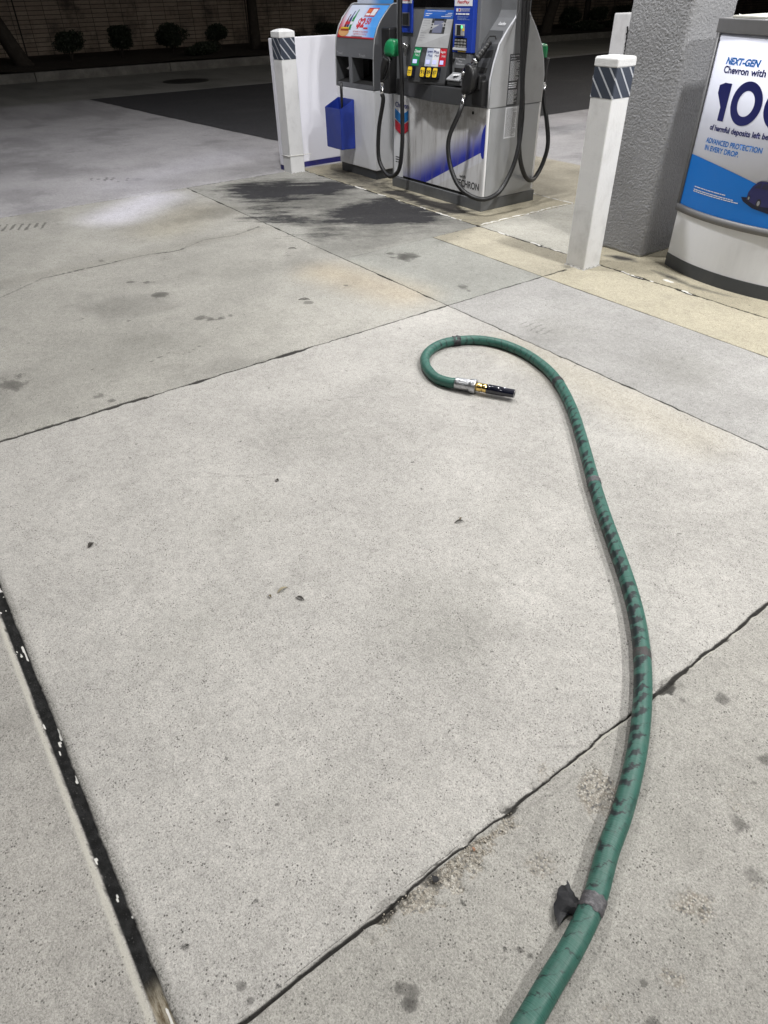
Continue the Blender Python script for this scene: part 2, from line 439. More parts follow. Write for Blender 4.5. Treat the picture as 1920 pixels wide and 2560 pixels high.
# sealant strip on the left, recessed
sl0, sl1 = -.1235, -.0925
se = np.minimum(Y-sl0, sl1-Y)+wob*.006+wob2*.004
seal = sstep(-.001, .0025, se)*(X < 8); brown = seal*sstep(-.66, -.60, X+wob*.05)
Z = np.minimum(Z, -seal*.0045+seal*.002*fi)
pale = np.maximum(pale, (1-sstep(.0, .012, np.abs(Y-(sl0-.008))))*(.75)*(1-seal))
fleck = seal*sstep(.80, .84, fbm(X*1.0, Y*2.2, 38, 2, 131))*.9
edge_f = seal*(1-sstep(.0015, .0035, np.abs(Y-(sl1-.007)+wob*.006)))*sstep(.60, .66, fbm(X, Y*0, 9, 2, 71))
fleck = np.maximum(fleck, edge_f)
halo = (1-sstep(0, .025, np.abs(Y-(sl1+.004))))*(1-seal)*.55
# white flecks of caulk along the island edge
wf = (1-sstep(.001, .0065, np.abs(Y-(3.871)+wob*.03)))*sstep(.55, .68, fbm(X, Y*0, 9, 4, 55)+wob2*.3)*(X > -6.7)
wf = np.maximum(wf, (1-sstep(.002, .009, np.abs(X+4.075+wob*.04)))*(Y > 3.9)*(Y < 4.95)*sstep(.35, .5, fbm(Y, X*0, 5, 3, 57)))
wf = np.maximum(wf, (1-sstep(.002, .009, np.abs(Y-4.952+wob*.04)))*(X > -4.6)*(X < -4.06)*sstep(.35, .5, fbm(X, Y*0, 5, 3, 58)))
pale2 = np.maximum(fleck, wf)
# oil and water stains: soft fields, edges broken up in the shader
def soft(poly, wdt): return np.clip(.5+polysd(X, Y, poly)/wdt, 0, 1)
ca_, sa_ = math.cos(yaw), -math.sin(yaw)          # streaks run across the slab, along the wash-down direction
US = X*ca_+Y*sa_; VS = -X*sa_+Y*ca_
stk = fbm(US*.32, VS*1.5, 9, 5, 301)-.5; stk2 = fbm(US*.45, VS*1.5, 26, 4, 305)-.5; blob_ = fbm(X, Y, 2.6, 4, 309)-.5
rag = blob_*.42+stk*.62+stk2*.34
def ragged(poly, wdt, k=1.0): return np.clip(.5+(polysd(X, Y, poly)+rag*k*.60)/wdt, 0, 1)
oil = ragged([(-6.50, 2.84), (-6.66, 3.0), (-6.62, 3.2), (-6.45, 3.5), (-6.2, 3.70), (-5.95, 3.95), (-5.72, 3.97), (-5.64, 3.5), (-5.70, 3.1), (-5.8, 2.86), (-6.0, 2.72), (-6.25, 2.74)], .30)
oil = np.maximum(oil, ragged([(-5.36, 3.05), (-5.34, 3.4), (-5.34, 3.95), (-4.75, 3.98), (-4.30, 3.97), (-4.36, 3.5), (-4.65, 3.15), (-4.95, 2.98)], .36))
oil = np.maximum(oil, ragged([(-5.52, 3.93), (-5.45, 4.13), (-4.5, 4.13), (-4.33, 4.05), (-4.45, 3.93), (-4.95, 3.90)], .10, .4))
oil = np.maximum(oil, ragged([(-5.75, 2.66), (-5.55, 3.05), (-4.9, 3.1), (-4.55, 3.2), (-4.6, 2.75), (-5.0, 2.62)], .5, 2.2)*.72)
oil = np.maximum(oil, ragged([(-5.7, 2.7), (-5.5, 3.1), (-5.1, 3.0), (-5.0, 2.7), (-5.3, 2.62)], .3, 1.6)*.86)
oil = np.maximum(oil, ragged([(-6.6, 2.75), (-6.55, 3.6), (-5.6, 3.8), (-4.2, 3.84), (-4.15, 2.9), (-5.2, 2.63), (-6.0, 2.64)], .9, 2.4)*.54)
oil = np.maximum(oil, ragged([(-6.5, 3.9), (-6.5, 4.25), (-5.9, 4.25), (-5.6, 4.16), (-4.3, 4.16), (-4.25, 3.92), (-5.3, 3.86)], .30, .8)*.78)
oil *= (Y < 3.855)*1.0+(Y >= 3.855)*((Y > 3.88)*1.0)
oil = np.maximum(oil, soft([(-2.98, 4.04), (-2.92, 4.12), (-2.80, 4.15), (-2.74, 4.10), (-2.85, 4.03)], .07))
oil = np.maximum(oil, soft([(-2.58, 4.04), (-2.42, 4.05), (-2.26, 4.0), (-1.98, 4.01), (-2.2, 3.96), (-2.45, 3.99)], .07))
for (px, py, a, b) in [(-6.15, 4.0, .25, .09), (-2.98, 3.66, .04, .02)]:
    oil = np.maximum(oil, np.clip(.5+(1-np.hypot((X-px)/a, (Y-py)/b))*.3, 0, 1)*.85)
web = soft([(-4.45, 3.0), (-4.35, 3.7), (-4.04, 3.6), (-4.1, 2.95)], .5)*.5
oil = np.maximum(oil, web*.86)
spot = np.zeros_like(X)
for (px, py, rr, k) in [(-3.82, 2.95, .09, 1), (-3.93, 2.91, .04, .8), (-3.11, 2.87, .05, .8), (-3.04, 2.84, .03, .6), (-4.19, 1.3, .05, .9), (-4.53, 1.24, .04, .7), (-4.47, 1.32, .045, .8), (-3.68, 1.34, .045, .7),
                        (-3.61, 1.44, .04, .9), (-3.63, 1.39, .03, .9), (-3.61, 1.5, .03, .7), (-3.73, 1.23, .03, .5), (-3.49, 1.97, .04, .7), (-5.09, 1.23, .06, .6), (-3.84, .79, .05, .3), (-3.09, .57, .035, .7), (-3.01, .61, .025, .7),
                        (-4.44, 1.36, .025, .7), (-4.51, 1.46, .03, .6), (-3.49, .25, .11, .8), (-3.42, .18, .05, .6), (-4.2, 2.1, .1, .2), (-3.2, .5, .03, .5), (-.54, .03, .014, 1), (-.51, .035, .012, 1), (-.525, .05, .02, .6), (-.33, .27, .014, 1), (-.345, .29, .02, .8), (-.36, .27, .012, .9),
                        (-.27, .5, .007, 1), (-.25, .51, .008, 1), (-.09, .65, .008, 1), (-.82, .262, .008, 1), (-.474, .452, .013, 1.3), (-.480, .430, .008, 1.2), (-.58, .9, .02, .35), (-1.12, 1.02, .018, .5), (-.2, .3, .03, .5), (-.05, 1.1, .04, .5), (-.33, 1.32, .03, .45), (-.372, 1.352, .022, .8), (-.435, 1.265, .016, .7), (-.40, 1.30, .014, .5), (-.155, 1.08, .03, .8), (-.075, 1.0, .03, .6), (-.215, 1.27, .018, .9), (-.06, .3, .04, .6), (-.03, .6, .03, .8), (-.46, .12, .006, .8), (-.145, .68, .006, .7), (-.19, 1.2, .012, .7), (-.21, 1.28, .02, .8), (-.15, 1.25, .03, .7), (-.1, 1.35, .05, .6), (-1.27, 1.2, .006, .8), (-1.6, .9, .006, .8), (-1.1, .55, .006, .8), (-.95, .75, .005, .8), (-.7, 1.0, .008, .6), (-2.1, 1.0, .008, .6), (-1.63, 1.0, .007, .9), (-1.0, .22, .006, .8), (-1.29, .95, .01, .5),
                        (-4.6, .55, .05, .3), (-3.9, 1.0, .02, .7), (-4.1, .8, .02, .7), (-2.75, 3.1, .05, .5), (-3.6, 2.3, .02, .8), (-4.4, 2.75, .08, .4), (-5.3, 2.2, .05, .3)]:
    spot = np.maximum(spot, k*np.clip(.5+(1-np.hypot((X-px), (Y-py))/rr+wob*1.7)*.6, 0, 1))
scr = np.zeros_like(X); rs = random.Random(12)
for _ in range(46):
    px, py = rs.uniform(-2.8, .1), rs.uniform(0, 2.5); an_ = rs.gauss(.6, .7); L_ = rs.uniform(.05, .34)
    a = (px, py); b_ = (px+L_*math.cos(an_), py+L_*math.sin(an_)); bb_ = (np.abs(X-px) < .45)*(np.abs(Y-py) < .45)
    dd = segd(X, Y, [a, ((a[0]+b_[0])/2+rs.uniform(-.01, .01), (a[1]+b_[1])/2+rs.uniform(-.01, .01)), b_])+np.abs(wob2)*.006
    scr = np.maximum(scr, bb_*(1-sstep(.0015, .006, dd))*rs.uniform(.25, .6)*sstep(.4, .55, fbm(X, Y, 30, 2, 401)))
base *= (1-.38*scr)[..., None]
# tyre prints: rows of short bars
def tyre(cx, cy, ang, L, Wd, n, k):
    global spot
    ca, sa = math.cos(ang), math.sin(ang); u = (X-cx)*ca+(Y-cy)*sa; v = -(X-cx)*sa+(Y-cy)*ca
    t = (np.abs(u) < L/2)*(np.abs(v) < Wd/2)*(np.sin(u/L*n*2*math.pi+v*6) > .15)*sstep(.35, .6, fbm(X, Y, 9, 3, 99))
    spot = np.maximum(spot, t*k)
tyre(-7.66, 2.07, R(62), .5, .22, 7, .80); tyre(-6.40, .97, R(62), .42, .2, 7, .80)
ln = segd(X, Y, [(-6.1, .65), (-6.6, 1.7), (-7.1, 2.8), (-7.7, 4.1)]); spot = np.maximum(spot, (1-sstep(.004, .02, ln+np.abs(wob)*.03))*.56)
ln = segd(X, Y, [(-7.2, 1.2), (-8.3, 3.4)]); spot = np.maximum(spot, (1-sstep(.0, .12, ln+np.abs(wob)*.1))*.42); tyre(-2.36, 2.76, R(8), .5, .12, 12, .56); tyre(-8.9, 3.1, R(62), .5, .2, 8, .5)
white_spill = np.clip(1-np.hypot((X+2.37)/.09, (Y-3.945)/.03)+wob*1.4, 0, 1)
pale2 = np.maximum(pale2, white_spill*.8)
# tiny relief so that grazing light finds it
dens = (X > -3.3)*(Y < 3)*(Y > -.5)
Z = Z+(fi-.5)*.0012*dens+(fbm(X, Y, 60, 2, 33)-.5)*.0006*dens

def grid_mesh(name, X, Y, Z):
    nx, ny = X.shape
    me = bpy.data.meshes.new(name)
    me.vertices.add(nx*ny)
    co = np.stack([X, Y, Z], -1).reshape(-1).astype(np.float32); me.vertices.foreach_set('co', co)
    idx = np.arange(nx*ny).reshape(nx, ny)
    q = np.stack([idx[:-1, :-1], idx[1:, :-1], idx[1:, 1:], idx[:-1, 1:]], -1).reshape(-1, 4)
    me.loops.add(q.size); me.loops.foreach_set('vertex_index', q.reshape(-1).astype(np.int32))
    me.polygons.add(len(q)); me.polygons.foreach_set('loop_start', np.arange(0, q.size, 4, dtype=np.int32))
    me.update(calc_edges=True); me.validate()
    me.polygons.foreach_set('use_smooth', np.ones(len(me.polygons), bool))
    return me
def addattr(me, name, ch):
    at = me.attributes.new(name, 'FLOAT_COLOR', 'POINT')
    at.data.foreach_set('color', np.stack(ch, -1).reshape(-1).astype(np.float32))
gme = grid_mesh('forecourt', X, Y, Z); one = np.ones_like(X)
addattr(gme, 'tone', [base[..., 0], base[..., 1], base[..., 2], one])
addattr(gme, 'ma', [joint, oil, spot, rough])
addattr(gme, 'mb', [seal, brown, np.clip(pale2, 0, 1), np.clip(pale+halo*-1, -1, 1)])

def concrete_mat():
    mt, nt, b = newmat('forecourt_concrete'); P = objco(nt)
    def attr(n):
        a = nt.nodes.new('ShaderNodeAttribute'); a.attribute_name = n
        s = nt.nodes.new('ShaderNodeSeparateColor'); nt.links.new(a.outputs['Color'], s.inputs[0]); return a, s
    t, _ = attr('tone'); a, sa = attr('ma'); bb, sb = attr('mb')
    jo, oi, spt, ro = sa.outputs[0], sa.outputs[1], sa.outputs[2], a.outputs['Alpha']
    se, br, pa2, pa = sb.outputs[0], sb.outputs[1], sb.outputs[2], bb.outputs['Alpha']
    g1 = noise(nt, P, 190, 3, .75); g2 = noise(nt, P, 420, 2, .6); g3 = noise(nt, P, 38, 4, .6)
    # sand grain: light/dark speckle
    sp_ = nmath(nt, 'ADD', nmath(nt, 'MULTIPLY', nmath(nt, 'SUBTRACT', g1, .5), 1.3), nmath(nt, 'MULTIPLY', nmath(nt, 'SUBTRACT', g2, .5), 1.3))
    sp_ = nmath(nt, 'ADD', sp_, nmath(nt, 'MULTIPLY', nmath(nt, 'SUBTRACT', g3, .5), .7))
    gd = noise(nt, P, 260, 2, .5)
    sp_ = nmath(nt, 'SUBTRACT', sp_, nmath(nt, 'MULTIPLY', ramp(nt, gd, .60, .68), .42))
    sp_ = nmath(nt, 'ADD', sp_, nmath(nt, 'MULTIPLY', ramp(nt, gd, .38, .30), .22))
    vg = nt.nodes.new('ShaderNodeTexVoronoi'); vg.inputs['Scale'].default_value = 330; nt.links.new(P, vg.inputs['Vector'])
    vs_ = nt.nodes.new('ShaderNodeSeparateColor'); nt.links.new(vg.outputs['Color'], vs_.inputs[0])
    sp_ = nmath(nt, 'ADD', nmath(nt, 'MULTIPLY', sp_, .72), nmath(nt, 'MULTIPLY', nmath(nt, 'SUBTRACT', vs_.outputs[0], .5), .34))
    sp_ = nmath(nt, 'SUBTRACT', sp_, nmath(nt, 'MULTIPLY', ramp(nt, vs_.outputs[1], .94, .96), .26))
    vd = nt.nodes.new('ShaderNodeTexVoronoi'); vd.inputs['Scale'].default_value = 11; nt.links.new(nt_warp(nt, P, 40, .03), vd.inputs['Vector'])
    ds_ = nt.nodes.new('ShaderNodeSeparateColor'); nt.links.new(vd.outputs['Color'], ds_.inputs[0])
    dots = nmath(nt, 'MULTIPLY', ramp(nt, vd.outputs['Distance'], .035, .075, True), ramp(nt, ds_.outputs[0], .62, .66))
    sp_ = nmath(nt, 'SUBTRACT', sp_, nmath(nt, 'MULTIPLY', dots, .6))
    mul = nmath(nt, 'ADD', 1.03, sp_)
    c = nt.nodes.new('ShaderNodeVectorMath'); c.operation = 'SCALE'; nt.links.new(t.outputs['Color'], c.inputs[0]); nt.links.new(mul, c.inputs['Scale'])
    col = c.outputs[0]
    # pits
    v = nt.nodes.new('ShaderNodeTexVoronoi'); v.inputs['Scale'].default_value = 110; nt.links.new(P, v.inputs['Vector'])
    pit = nmath(nt, 'MULTIPLY', ramp(nt, v.outputs['Distance'], .12, .28, True), ramp(nt, noise(nt, P, 16, 4, .65), .44, .60))
    col = mixc(nt, nmath(nt, 'MULTIPLY', pit, .8), col, (.05, .045, .04))
    # clusters of darker, worn grain
    wear = nmath(nt, 'MULTIPLY', ramp(nt, noise(nt, P, 6, 6, .7), .52, .72), ramp(nt, g1, .42, .62))
    col = mixc(nt, nmath(nt, 'MULTIPLY', wear, .38), col, (.13, .125, .11))
    # hairline scratches and crazing
    w = nt.nodes.new('ShaderNodeTexVoronoi'); w.feature = 'DISTANCE_TO_EDGE'; w.inputs['Scale'].default_value = 5
    nt.links.new(nt_warp(nt, P, 3.0, .25), w.inputs['Vector'])
    hair = nmath(nt, 'MULTIPLY', ramp(nt, w.outputs['Distance'], .0, .010, True), ramp(nt, noise(nt, P, 2.2, 3), .56, .68))
    col = mixc(nt, nmath(nt, 'MULTIPLY', hair, .25), col, (.1, .095, .085))
    # exposed aggregate
    va = nt.nodes.new('ShaderNodeTexVoronoi'); va.inputs['Scale'].default_value = 210; nt.links.new(P, va.inputs['Vector'])
    hs = nt.nodes.new('ShaderNodeSeparateColor'); nt.links.new(va.outputs['Color'], hs.inputs[0])
    ag = mixc(nt, hs.outputs[0], (.25, .215, .175), (.54, .515, .46))
    ag = mixc(nt, ramp(nt, hs.outputs[1], .8, .84), ag, (.08, .08, .085))
    ag = mixc(nt, nmath(nt, 'MULTIPLY', ramp(nt, va.outputs['Distance'], .35, .7), .7), ag, (.14, .125, .10))
    rm = ramp(nt, nmath(nt, 'ADD', ro, nmath(nt, 'MULTIPLY', nmath(nt, 'SUBTRACT', noise(nt, P, 85, 5, .7), .5), 1.6)), .35, .95)
    col = mixc(nt, nmath(nt, 'MULTIPLY', rm, .9), col, ag)
    # oil, its edge streaked
    an = nmath(nt, 'ADD', nmath(nt, 'MULTIPLY', noise(nt, P, 13, 7, .8), .75), nmath(nt, 'MULTIPLY', noise(nt, P, 120, 3, .8), .25))
    of = nmath(nt, 'ADD', oi, nmath(nt, 'MULTIPLY', nmath(nt, 'SUBTRACT', an, .5), 1.1))
    om = ramp(nt, of, .34, .98)
    om = nmath(nt, 'MULTIPLY', om, nmath(nt, 'SUBTRACT', 1.0, nmath(nt, 'MULTIPLY', ramp(nt, g1, .60, .7), .2)))
    col = mixc(nt, nmath(nt, 'MULTIPLY', om, .90), col, (.018, .018, .023))
    grim = ramp(nt, of, .2, .6)
    grim = nmath(nt, 'MULTIPLY', grim, nmath(nt, 'SUBTRACT', 1.0, om))
    col = mixc(nt, nmath(nt, 'MULTIPLY', grim, .5), col, (.09, .088, .078))
    # spots
    sf = ramp(nt, nmath(nt, 'ADD', spt, nmath(nt, 'MULTIPLY', nmath(nt, 'SUBTRACT', noise(nt, P, 70, 4, .65), .5), .5)), .45, .62)
    col = mixc(nt, nmath(nt, 'MULTIPLY', sf, nmath(nt, 'MULTIPLY', spt, .78)), col, (.04, .037, .034))
    # pale and dark fringes
    col = mixc(nt, ramp(nt, pa, 0, 1), col, (.52, .50, .44))
    col = mixc(nt, nmath(nt, 'MULTIPLY', ramp(nt, pa, 0, -1), nmath(nt, 'ADD', .4, ramp(nt, g1, .45, .6))), col, (.07, .068, .06))
    # joints
    jf = ramp(nt, nmath(nt, 'ADD', jo, nmath(nt, 'MULTIPLY', nmath(nt, 'SUBTRACT', g1, .5), .9)), .28, .62)
    col = mixc(nt, nmath(nt, 'MULTIPLY', jf, nmath(nt, 'ADD', .3, nmath(nt, 'MULTIPLY', jo, .66))), col, (.009, .008, .007))
    # sealant
    sec = mixc(nt, ramp(nt, g3, .35, .7), (.006, .006, .006), (.02, .02, .02))
    sec = mixc(nt, ramp(nt, g1, .62, .72), sec, (.09, .09, .085))
    brn = mixc(nt, ramp(nt, noise(nt, scalev(nt, P, (.35, 1.6, 1)), 60, 4, .7), .35, .65), (.10, .075, .045), (.30, .27, .21))
    sec = mixc(nt, br, sec, brn)
    col = mixc(nt, se, col, sec)
    col = mixc(nt, ramp(nt, pa2, .3, .55), col, (.62, .61, .58))
    nt.links.new(col, b.inputs['Base Color'])
    rg_ = nmath(nt, 'SUBTRACT', .9, nmath(nt, 'MULTIPLY', om, .1)); nt.links.new(rg_, b.inputs['Roughness'])
    nt.links.new(nmath(nt, 'SUBTRACT', .25, nmath(nt, 'MULTIPLY', om, .22)), b.inputs['Specular IOR Level'])
    h = nmath(nt, 'ADD', nmath(nt, 'MULTIPLY', g1, .6), nmath(nt, 'MULTIPLY', g2, .35))
    h = nmath(nt, 'SUBTRACT', h, nmath(nt, 'MULTIPLY', pit, .8))
    h = nmath(nt, 'ADD', h, nmath(nt, 'MULTIPLY', nmath(nt, 'MULTIPLY', rm, va.outputs['Distance']), -1.2))
    bump(nt, b, h, .7, .0016)
    return mt
def nt_warp(nt, P, sc, amt):
    n = nt.nodes.new('ShaderNodeTexNoise'); n.inputs['Scale'].default_value = sc; n.inputs['Detail'].default_value = 4; nt.links.new(P, n.inputs['Vector'])
    a = nt.nodes.new('ShaderNodeVectorMath'); a.operation = 'SCALE'; nt.links.new(n.outputs['Color'], a.inputs[0]); a.inputs['Scale'].default_value = amt
    d = nt.nodes.new('ShaderNodeVectorMath'); d.operation = 'ADD'; nt.links.new(P, d.inputs[0]); nt.links.new(a.outputs[0], d.inputs[1]); return d.outputs[0]
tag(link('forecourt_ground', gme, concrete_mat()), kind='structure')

def asphalt_mat():
    mt, nt, b = newmat('asphalt'); P = objco(nt)
    g = noise(nt, P, 90, 3, .8); c = mixc(nt, ramp(nt, g, .3, .75), (.018, .018, .02), (.075, .074, .078))
    c = mixc(nt, nmath(nt, 'MULTIPLY', ramp(nt, noise(nt, P, 1.2, 4), .5, .8), .3), c, (.09, .088, .085))
    c = mixc(nt, ramp(nt, noise(nt, P, 30, 2), .79, .81), c, (.3, .3, .28))
    nt.links.new(c, b.inputs['Base Color']); b.inputs['Roughness'].default_value = .85; b.inputs['Specular IOR Level'].default_value = .25
    bump(nt, b, g, .8, .006); return mt
mb = MB()
ed = [(-14.2, 3.95), (-11.5, 4.17), (-8.5, 4.46), (-7.9, 4.6), (-7.66, 5.0), (-7.6, 8.2), (-7.55, 60), (-14.0, 60), (-13.9, 15), (-14.15, 8)]
# irregular edge
pts = []
for (a, b_) in zip(ed, ed[1:]+ed[:1]):
    n = max(2, min(60, int(math.dist(a, b_)/.15)))
    for i in range(n):
        t = i/n; pts.append((a[0]+(b_[0]-a[0])*t+random.uniform(-.012, .012), a[1]+(b_[1]-a[1])*t+random.uniform(-.012, .012), .004))
mb.poly(pts); bmesh.ops.triangulate(mb.bm, faces=mb.bm.faces)
tag(mb.build('asphalt_lane', asphalt_mat()), kind='structure')

# kerb and planting bed
def kerb_mat():
    mt, nt, b = newmat('kerb_concrete'); P = objco(nt)
    c = mixc(nt, ramp(nt, noise(nt, P, 2.5, 6, .7), .35, .75), (.11, .105, .095), (.22, .21, .19))
    c = mixc(nt, ramp(nt, noise(nt, P, 60, 3), .6, .7), c, (.06, .06, .05))
    nt.links.new(c, b.inputs['Base Color']); b.inputs['Roughness'].default_value = .9; bump(nt, b, noise(nt, P, 60, 4), .5, .004); return mt
mb = MB(); y = -14
while y < 60:
    mb.prism_z([(-18.15, y+.006), (-18.0, y+.006), (-18.0, y+2.994), (-18.15, y+2.994)], -.1, .17, bev=.012); y += 3
tag(mb.build('kerb', kerb_mat()), kind='structure')
def soil_mat():
    mt, nt, b = newmat('planting_soil'); P = objco(nt)
    c = mixc(nt, noise(nt, P, 9, 6, .8), (.012, .009, .006), (.06, .045, .03))
    nt.links.new(c, b.inputs['Base Color']); b.inputs['Roughness'].default_value = .95; bump(nt, b, noise(nt, P, 22, 5, .7), 1, .03); return mt
sx = np.linspace(-22.7, -18.15, 40); sy = np.linspace(-14, 60, 400); SX, SY = np.meshgrid(sx, sy, indexing='ij')
tag(link('planting_bed', grid_mesh('planting_bed', SX, SY, .15+.07*fbm(SX, SY, 1.5, 4, 7)), soil_mat()), kind='structure')

# block wall
def wall_mat():
    mt, nt, b = newmat('block_wall'); P = objco(nt)
    sx_ = nt.nodes.new('ShaderNodeSeparateXYZ'); nt.links.new(P, sx_.inputs[0])
    cb = nt.nodes.new('ShaderNodeCombineXYZ'); nt.links.new(sx_.outputs[1], cb.inputs[0]); nt.links.new(sx_.outputs[2], cb.inputs[1])
    br = nt.nodes.new('ShaderNodeTexBrick'); br.offset = 0; nt.links.new(nt_warp(nt, cb.outputs[0], 6, .012), br.inputs['Vector'])
    br.inputs['Scale'].default_value = 1; br.inputs['Brick Width'].default_value = .405; br.inputs['Row Height'].default_value = .095; br.inputs['Mortar Size'].default_value = .007
    br.inputs['Color1'].default_value = (.36, .28, .22, 1); br.inputs['Color2'].default_value = (.48, .39, .31, 1); br.inputs['Mortar'].default_value = (.06, .05, .045, 1)
    c = mixc(nt, ramp(nt, noise(nt, P, 1.1, 5, .7), .45, .7), br.outputs[0], (.07, .06, .05))
    c = mixc(nt, nmath(nt, 'MULTIPLY', noise(nt, P, 22, 4, .7), .5), c, (.10, .08, .065))
    nt.links.new(c, b.inputs['Base Color']); b.inputs['Roughness'].default_value = .95
    h = nmath(nt, 'SUBTRACT', nmath(nt, 'MULTIPLY', noise(nt, P, 25, 4), .4), br.outputs['Fac']); bump(nt, b, h, .9, .012); return mt
wall = empty('block_wall', (-22.6, 16, .1), "long tan block wall behind the shrubs across the lane", "wall")
MB().box(-22.8, -22.6, -14, 60, .0, 2.4).build('wall_face', wall_mat(), wall)
MB().box(-22.83, -22.57, -14, 60, 2.4, 2.48, bev=.01).build('coping', kerb_mat(), wall)
cj = paint('joint_filler', (.03, .025, .02), .9, bmp=0)
for yy in (4.95, 11.4, 17.9, 24.3, 30.8):
    MB().box(-22.598, -22.592, yy, yy+.035, .1, 2.39).build('control_joint', cj, wall)

# manhole
mt_man = paint('cast_iron', (.022, .021, .02), .7, .2, dirt=.4, bmp=.6, bscale=30)
man = empty('manhole_cover', (-15.78, 6.42, 0), "round dark manhole cover in the far concrete by the kerb", "manhole cover")
MB().lathe((-15.78, 6.42, .001), (-15.78, 6.42, 1), [(0, .47), (.006, .47), (.006, .42)], 40).build('rim', mt_man, man)
mb = MB().lathe((-15.78, 6.42, .002), (-15.78, 6.42, 1), [(0, .415), (.004, .415)], 40)
for i in range(-4, 5): mb.box(-15.78-.36*math.cos(i*.28), -15.78+.36*math.cos(i*.28), 6.42+i*.08-.012, 6.42+i*.08+.012, .006, .01)
mb.build('lid', mt_man, man)

# ------------------------------------------------------------------ shrubs and trees
def leaf_mat(name, c1, c2):
    mt, nt, b = newmat(name); P = objco(nt)
    nt.links.new(mixc(nt, noise(nt, P, 30, 2), c1, c2), b.inputs['Base Color']); b.inputs['Roughness'].default_value = .6; return mt
LEAF = leaf_mat('shrub_leaves', (.010, .016, .008), (.028, .04, .018)); TLEAF = leaf_mat('tree_leaves', (.02, .035, .012), (.06, .09, .03))
BARK = paint('bark', (.035, .028, .022), .9, dirt=.6, dcol=(.09, .08, .065), dscale=8, bmp=1, bscale=18)
def leafcloud(name, n, fn, size, mat, parent, rnd):
    vs = np.zeros((n*4, 3))
    for i in range(n):
        p = Vector(fn(rnd)); a = Vector((rnd.gauss(0, 1), rnd.gauss(0, 1), rnd.gauss(0, .7))).normalized(); b_ = a.orthogonal().normalized()
        b_ = Matrix.Rotation(rnd.uniform(0, 6.28), 3, a) @ b_; c = a.cross(b_); s_ = size*rnd.uniform(.6, 1.4)
        for k, (q, w_) in enumerate(((-1, 0), (0, -.5), (1, 0), (0, .5))): vs[i*4+k] = p+b_*q*s_+c*w_*s_
    me = bpy.data.meshes.new(name); me.from_pydata(vs.tolist(), [], [(i*4, i*4+1, i*4+2, i*4+3) for i in range(n)])
    return link(name, me, mat, parent)
def shrub(x, y, w, h, stem, label, seed, z=.17):
    rnd = random.Random(seed); o = empty('shrub', (x, y, z), label, 'shrub', 'clipped shrubs along the block wall')
    blobs = [(rnd.uniform(-.28, .28)*w, rnd.uniform(-.28, .28)*w, stem+h*rnd.uniform(.3, .75), rnd.uniform(.26, .38)*w) for _ in range(9)]
    def fn(r):
        bx, by, bz, br = r.choice(blobs); d = Vector((r.gauss(0, 1), r.gauss(0, 1), r.gauss(0, 1))).normalized()*br*r.uniform(.55, 1.06)
        zz_ = bz+d.z*h/w*.9; zz_ = min(zz_, stem+h*.98+r.uniform(-.02, .02))
        return (x+bx+d.x, y+by+d.y, z+max(zz_, .02))
    leafcloud('foliage', 5200, fn, .026, LEAF, o, rnd)
    mb = MB()
    for k in range(4):
        a = rnd.uniform(0, 6.28); mb.tube([(x, y, z-.03), (x+.05*math.cos(a), y+.05*math.sin(a), z+stem*.5+.05), (x+.14*math.cos(a)*w*2, y+.14*math.sin(a)*w*2, z+stem+h*.45)], .012, 6)
    mb.build('stem', BARK, o)
SH = [(-20.1, 5.40, .62, .50, .16, "clipped shrub with a flat top nearest the leaning trunk"), (-20.3, 6.68, .60, .50, .16, "squarish clipped shrub second from the leaning trunk"),
      (-20.6, 8.15, .74, .58, .10, "widest clipped shrub in the middle of the planting bed"), (-20.6, 9.45, .56, .46, .18, "small round shrub beside the straight dark trunk on the left"),
      (-19.3, 8.45, .85, .30, 0, "low spreading shrub growing in front of the clipped row"), (-19.2, 10.75, .75, .45, 0, "dark shrub just behind the left striped bollard"),
      (-19.8, 12.6, .8, .5, .1, "shrub seen above the white board beside the left bollard"), (-19.9, 22.6, .72, .55, .1, "dark shrub between the two trunks on the right"),
      (-19.9, 24.1, .62, .5, .16, "shrub right of the thin trunk on the right"), (-19.9, 25.6, .9, .55, .1, "shrub touching the edge of the grey column, far right"),
      (-18.7, 22.3, 1.0, .3, 0, "low dark shrub at the kerb below the right hand trunks"), (-19.0, 24.2, 1.0, .3, 0, "low shrub spreading at the kerb beside the grey column")]
for i, a in enumerate(SH): shrub(*a, 50+i)
def tree(x, y, path, rad, label, seed, crown=True):
    rnd = random.Random(seed); o = empty('tree', (x, y, .15), label, 'tree', 'trees in the planting bed')
    P = catmull([(x+a, y+b_, .1+c) for a, b_, c in path], 6); n = len(P)
    mb = MB().tube(P, lambda i: rad*(1.25 if i == 0 else 1-.45*i/n), 12)
    top = P[-1]; tips = []
    for k in range(6):
        a = k*1.05+rnd.uniform(-.3, .3); d = Vector((math.cos(a)*.9, math.sin(a)*.9, rnd.uniform(.8, 1.5)))
        q = [top, top+d*.6, top+d*1.2+Vector((rnd.uniform(-.2, .2), rnd.uniform(-.2, .2), .1))]; tips += q[1:]
        mb.tube(catmull(q, 4), lambda i: rad*.4*(1-i/10), 7)
    mb.build('trunk', BARK, o)
    if crown:
        def fn(r):
            c = r.choice(tips); d = Vector((r.gauss(0, 1), r.gauss(0, 1), r.gauss(0, .8))).normalized()*r.uniform(.3, .85); return c+d
        leafcloud('crown', 5000, fn, .05, TLEAF, o, rnd)
tree(-20.0, 4.3, [(0, 0, 0), (.0, -.25, .6), (.0, -.6, 1.5), (0, -.9, 2.6), (.1, -1.0, 3.4)], .19, "thick trunk leaning left at the far left of the planting bed", 1)
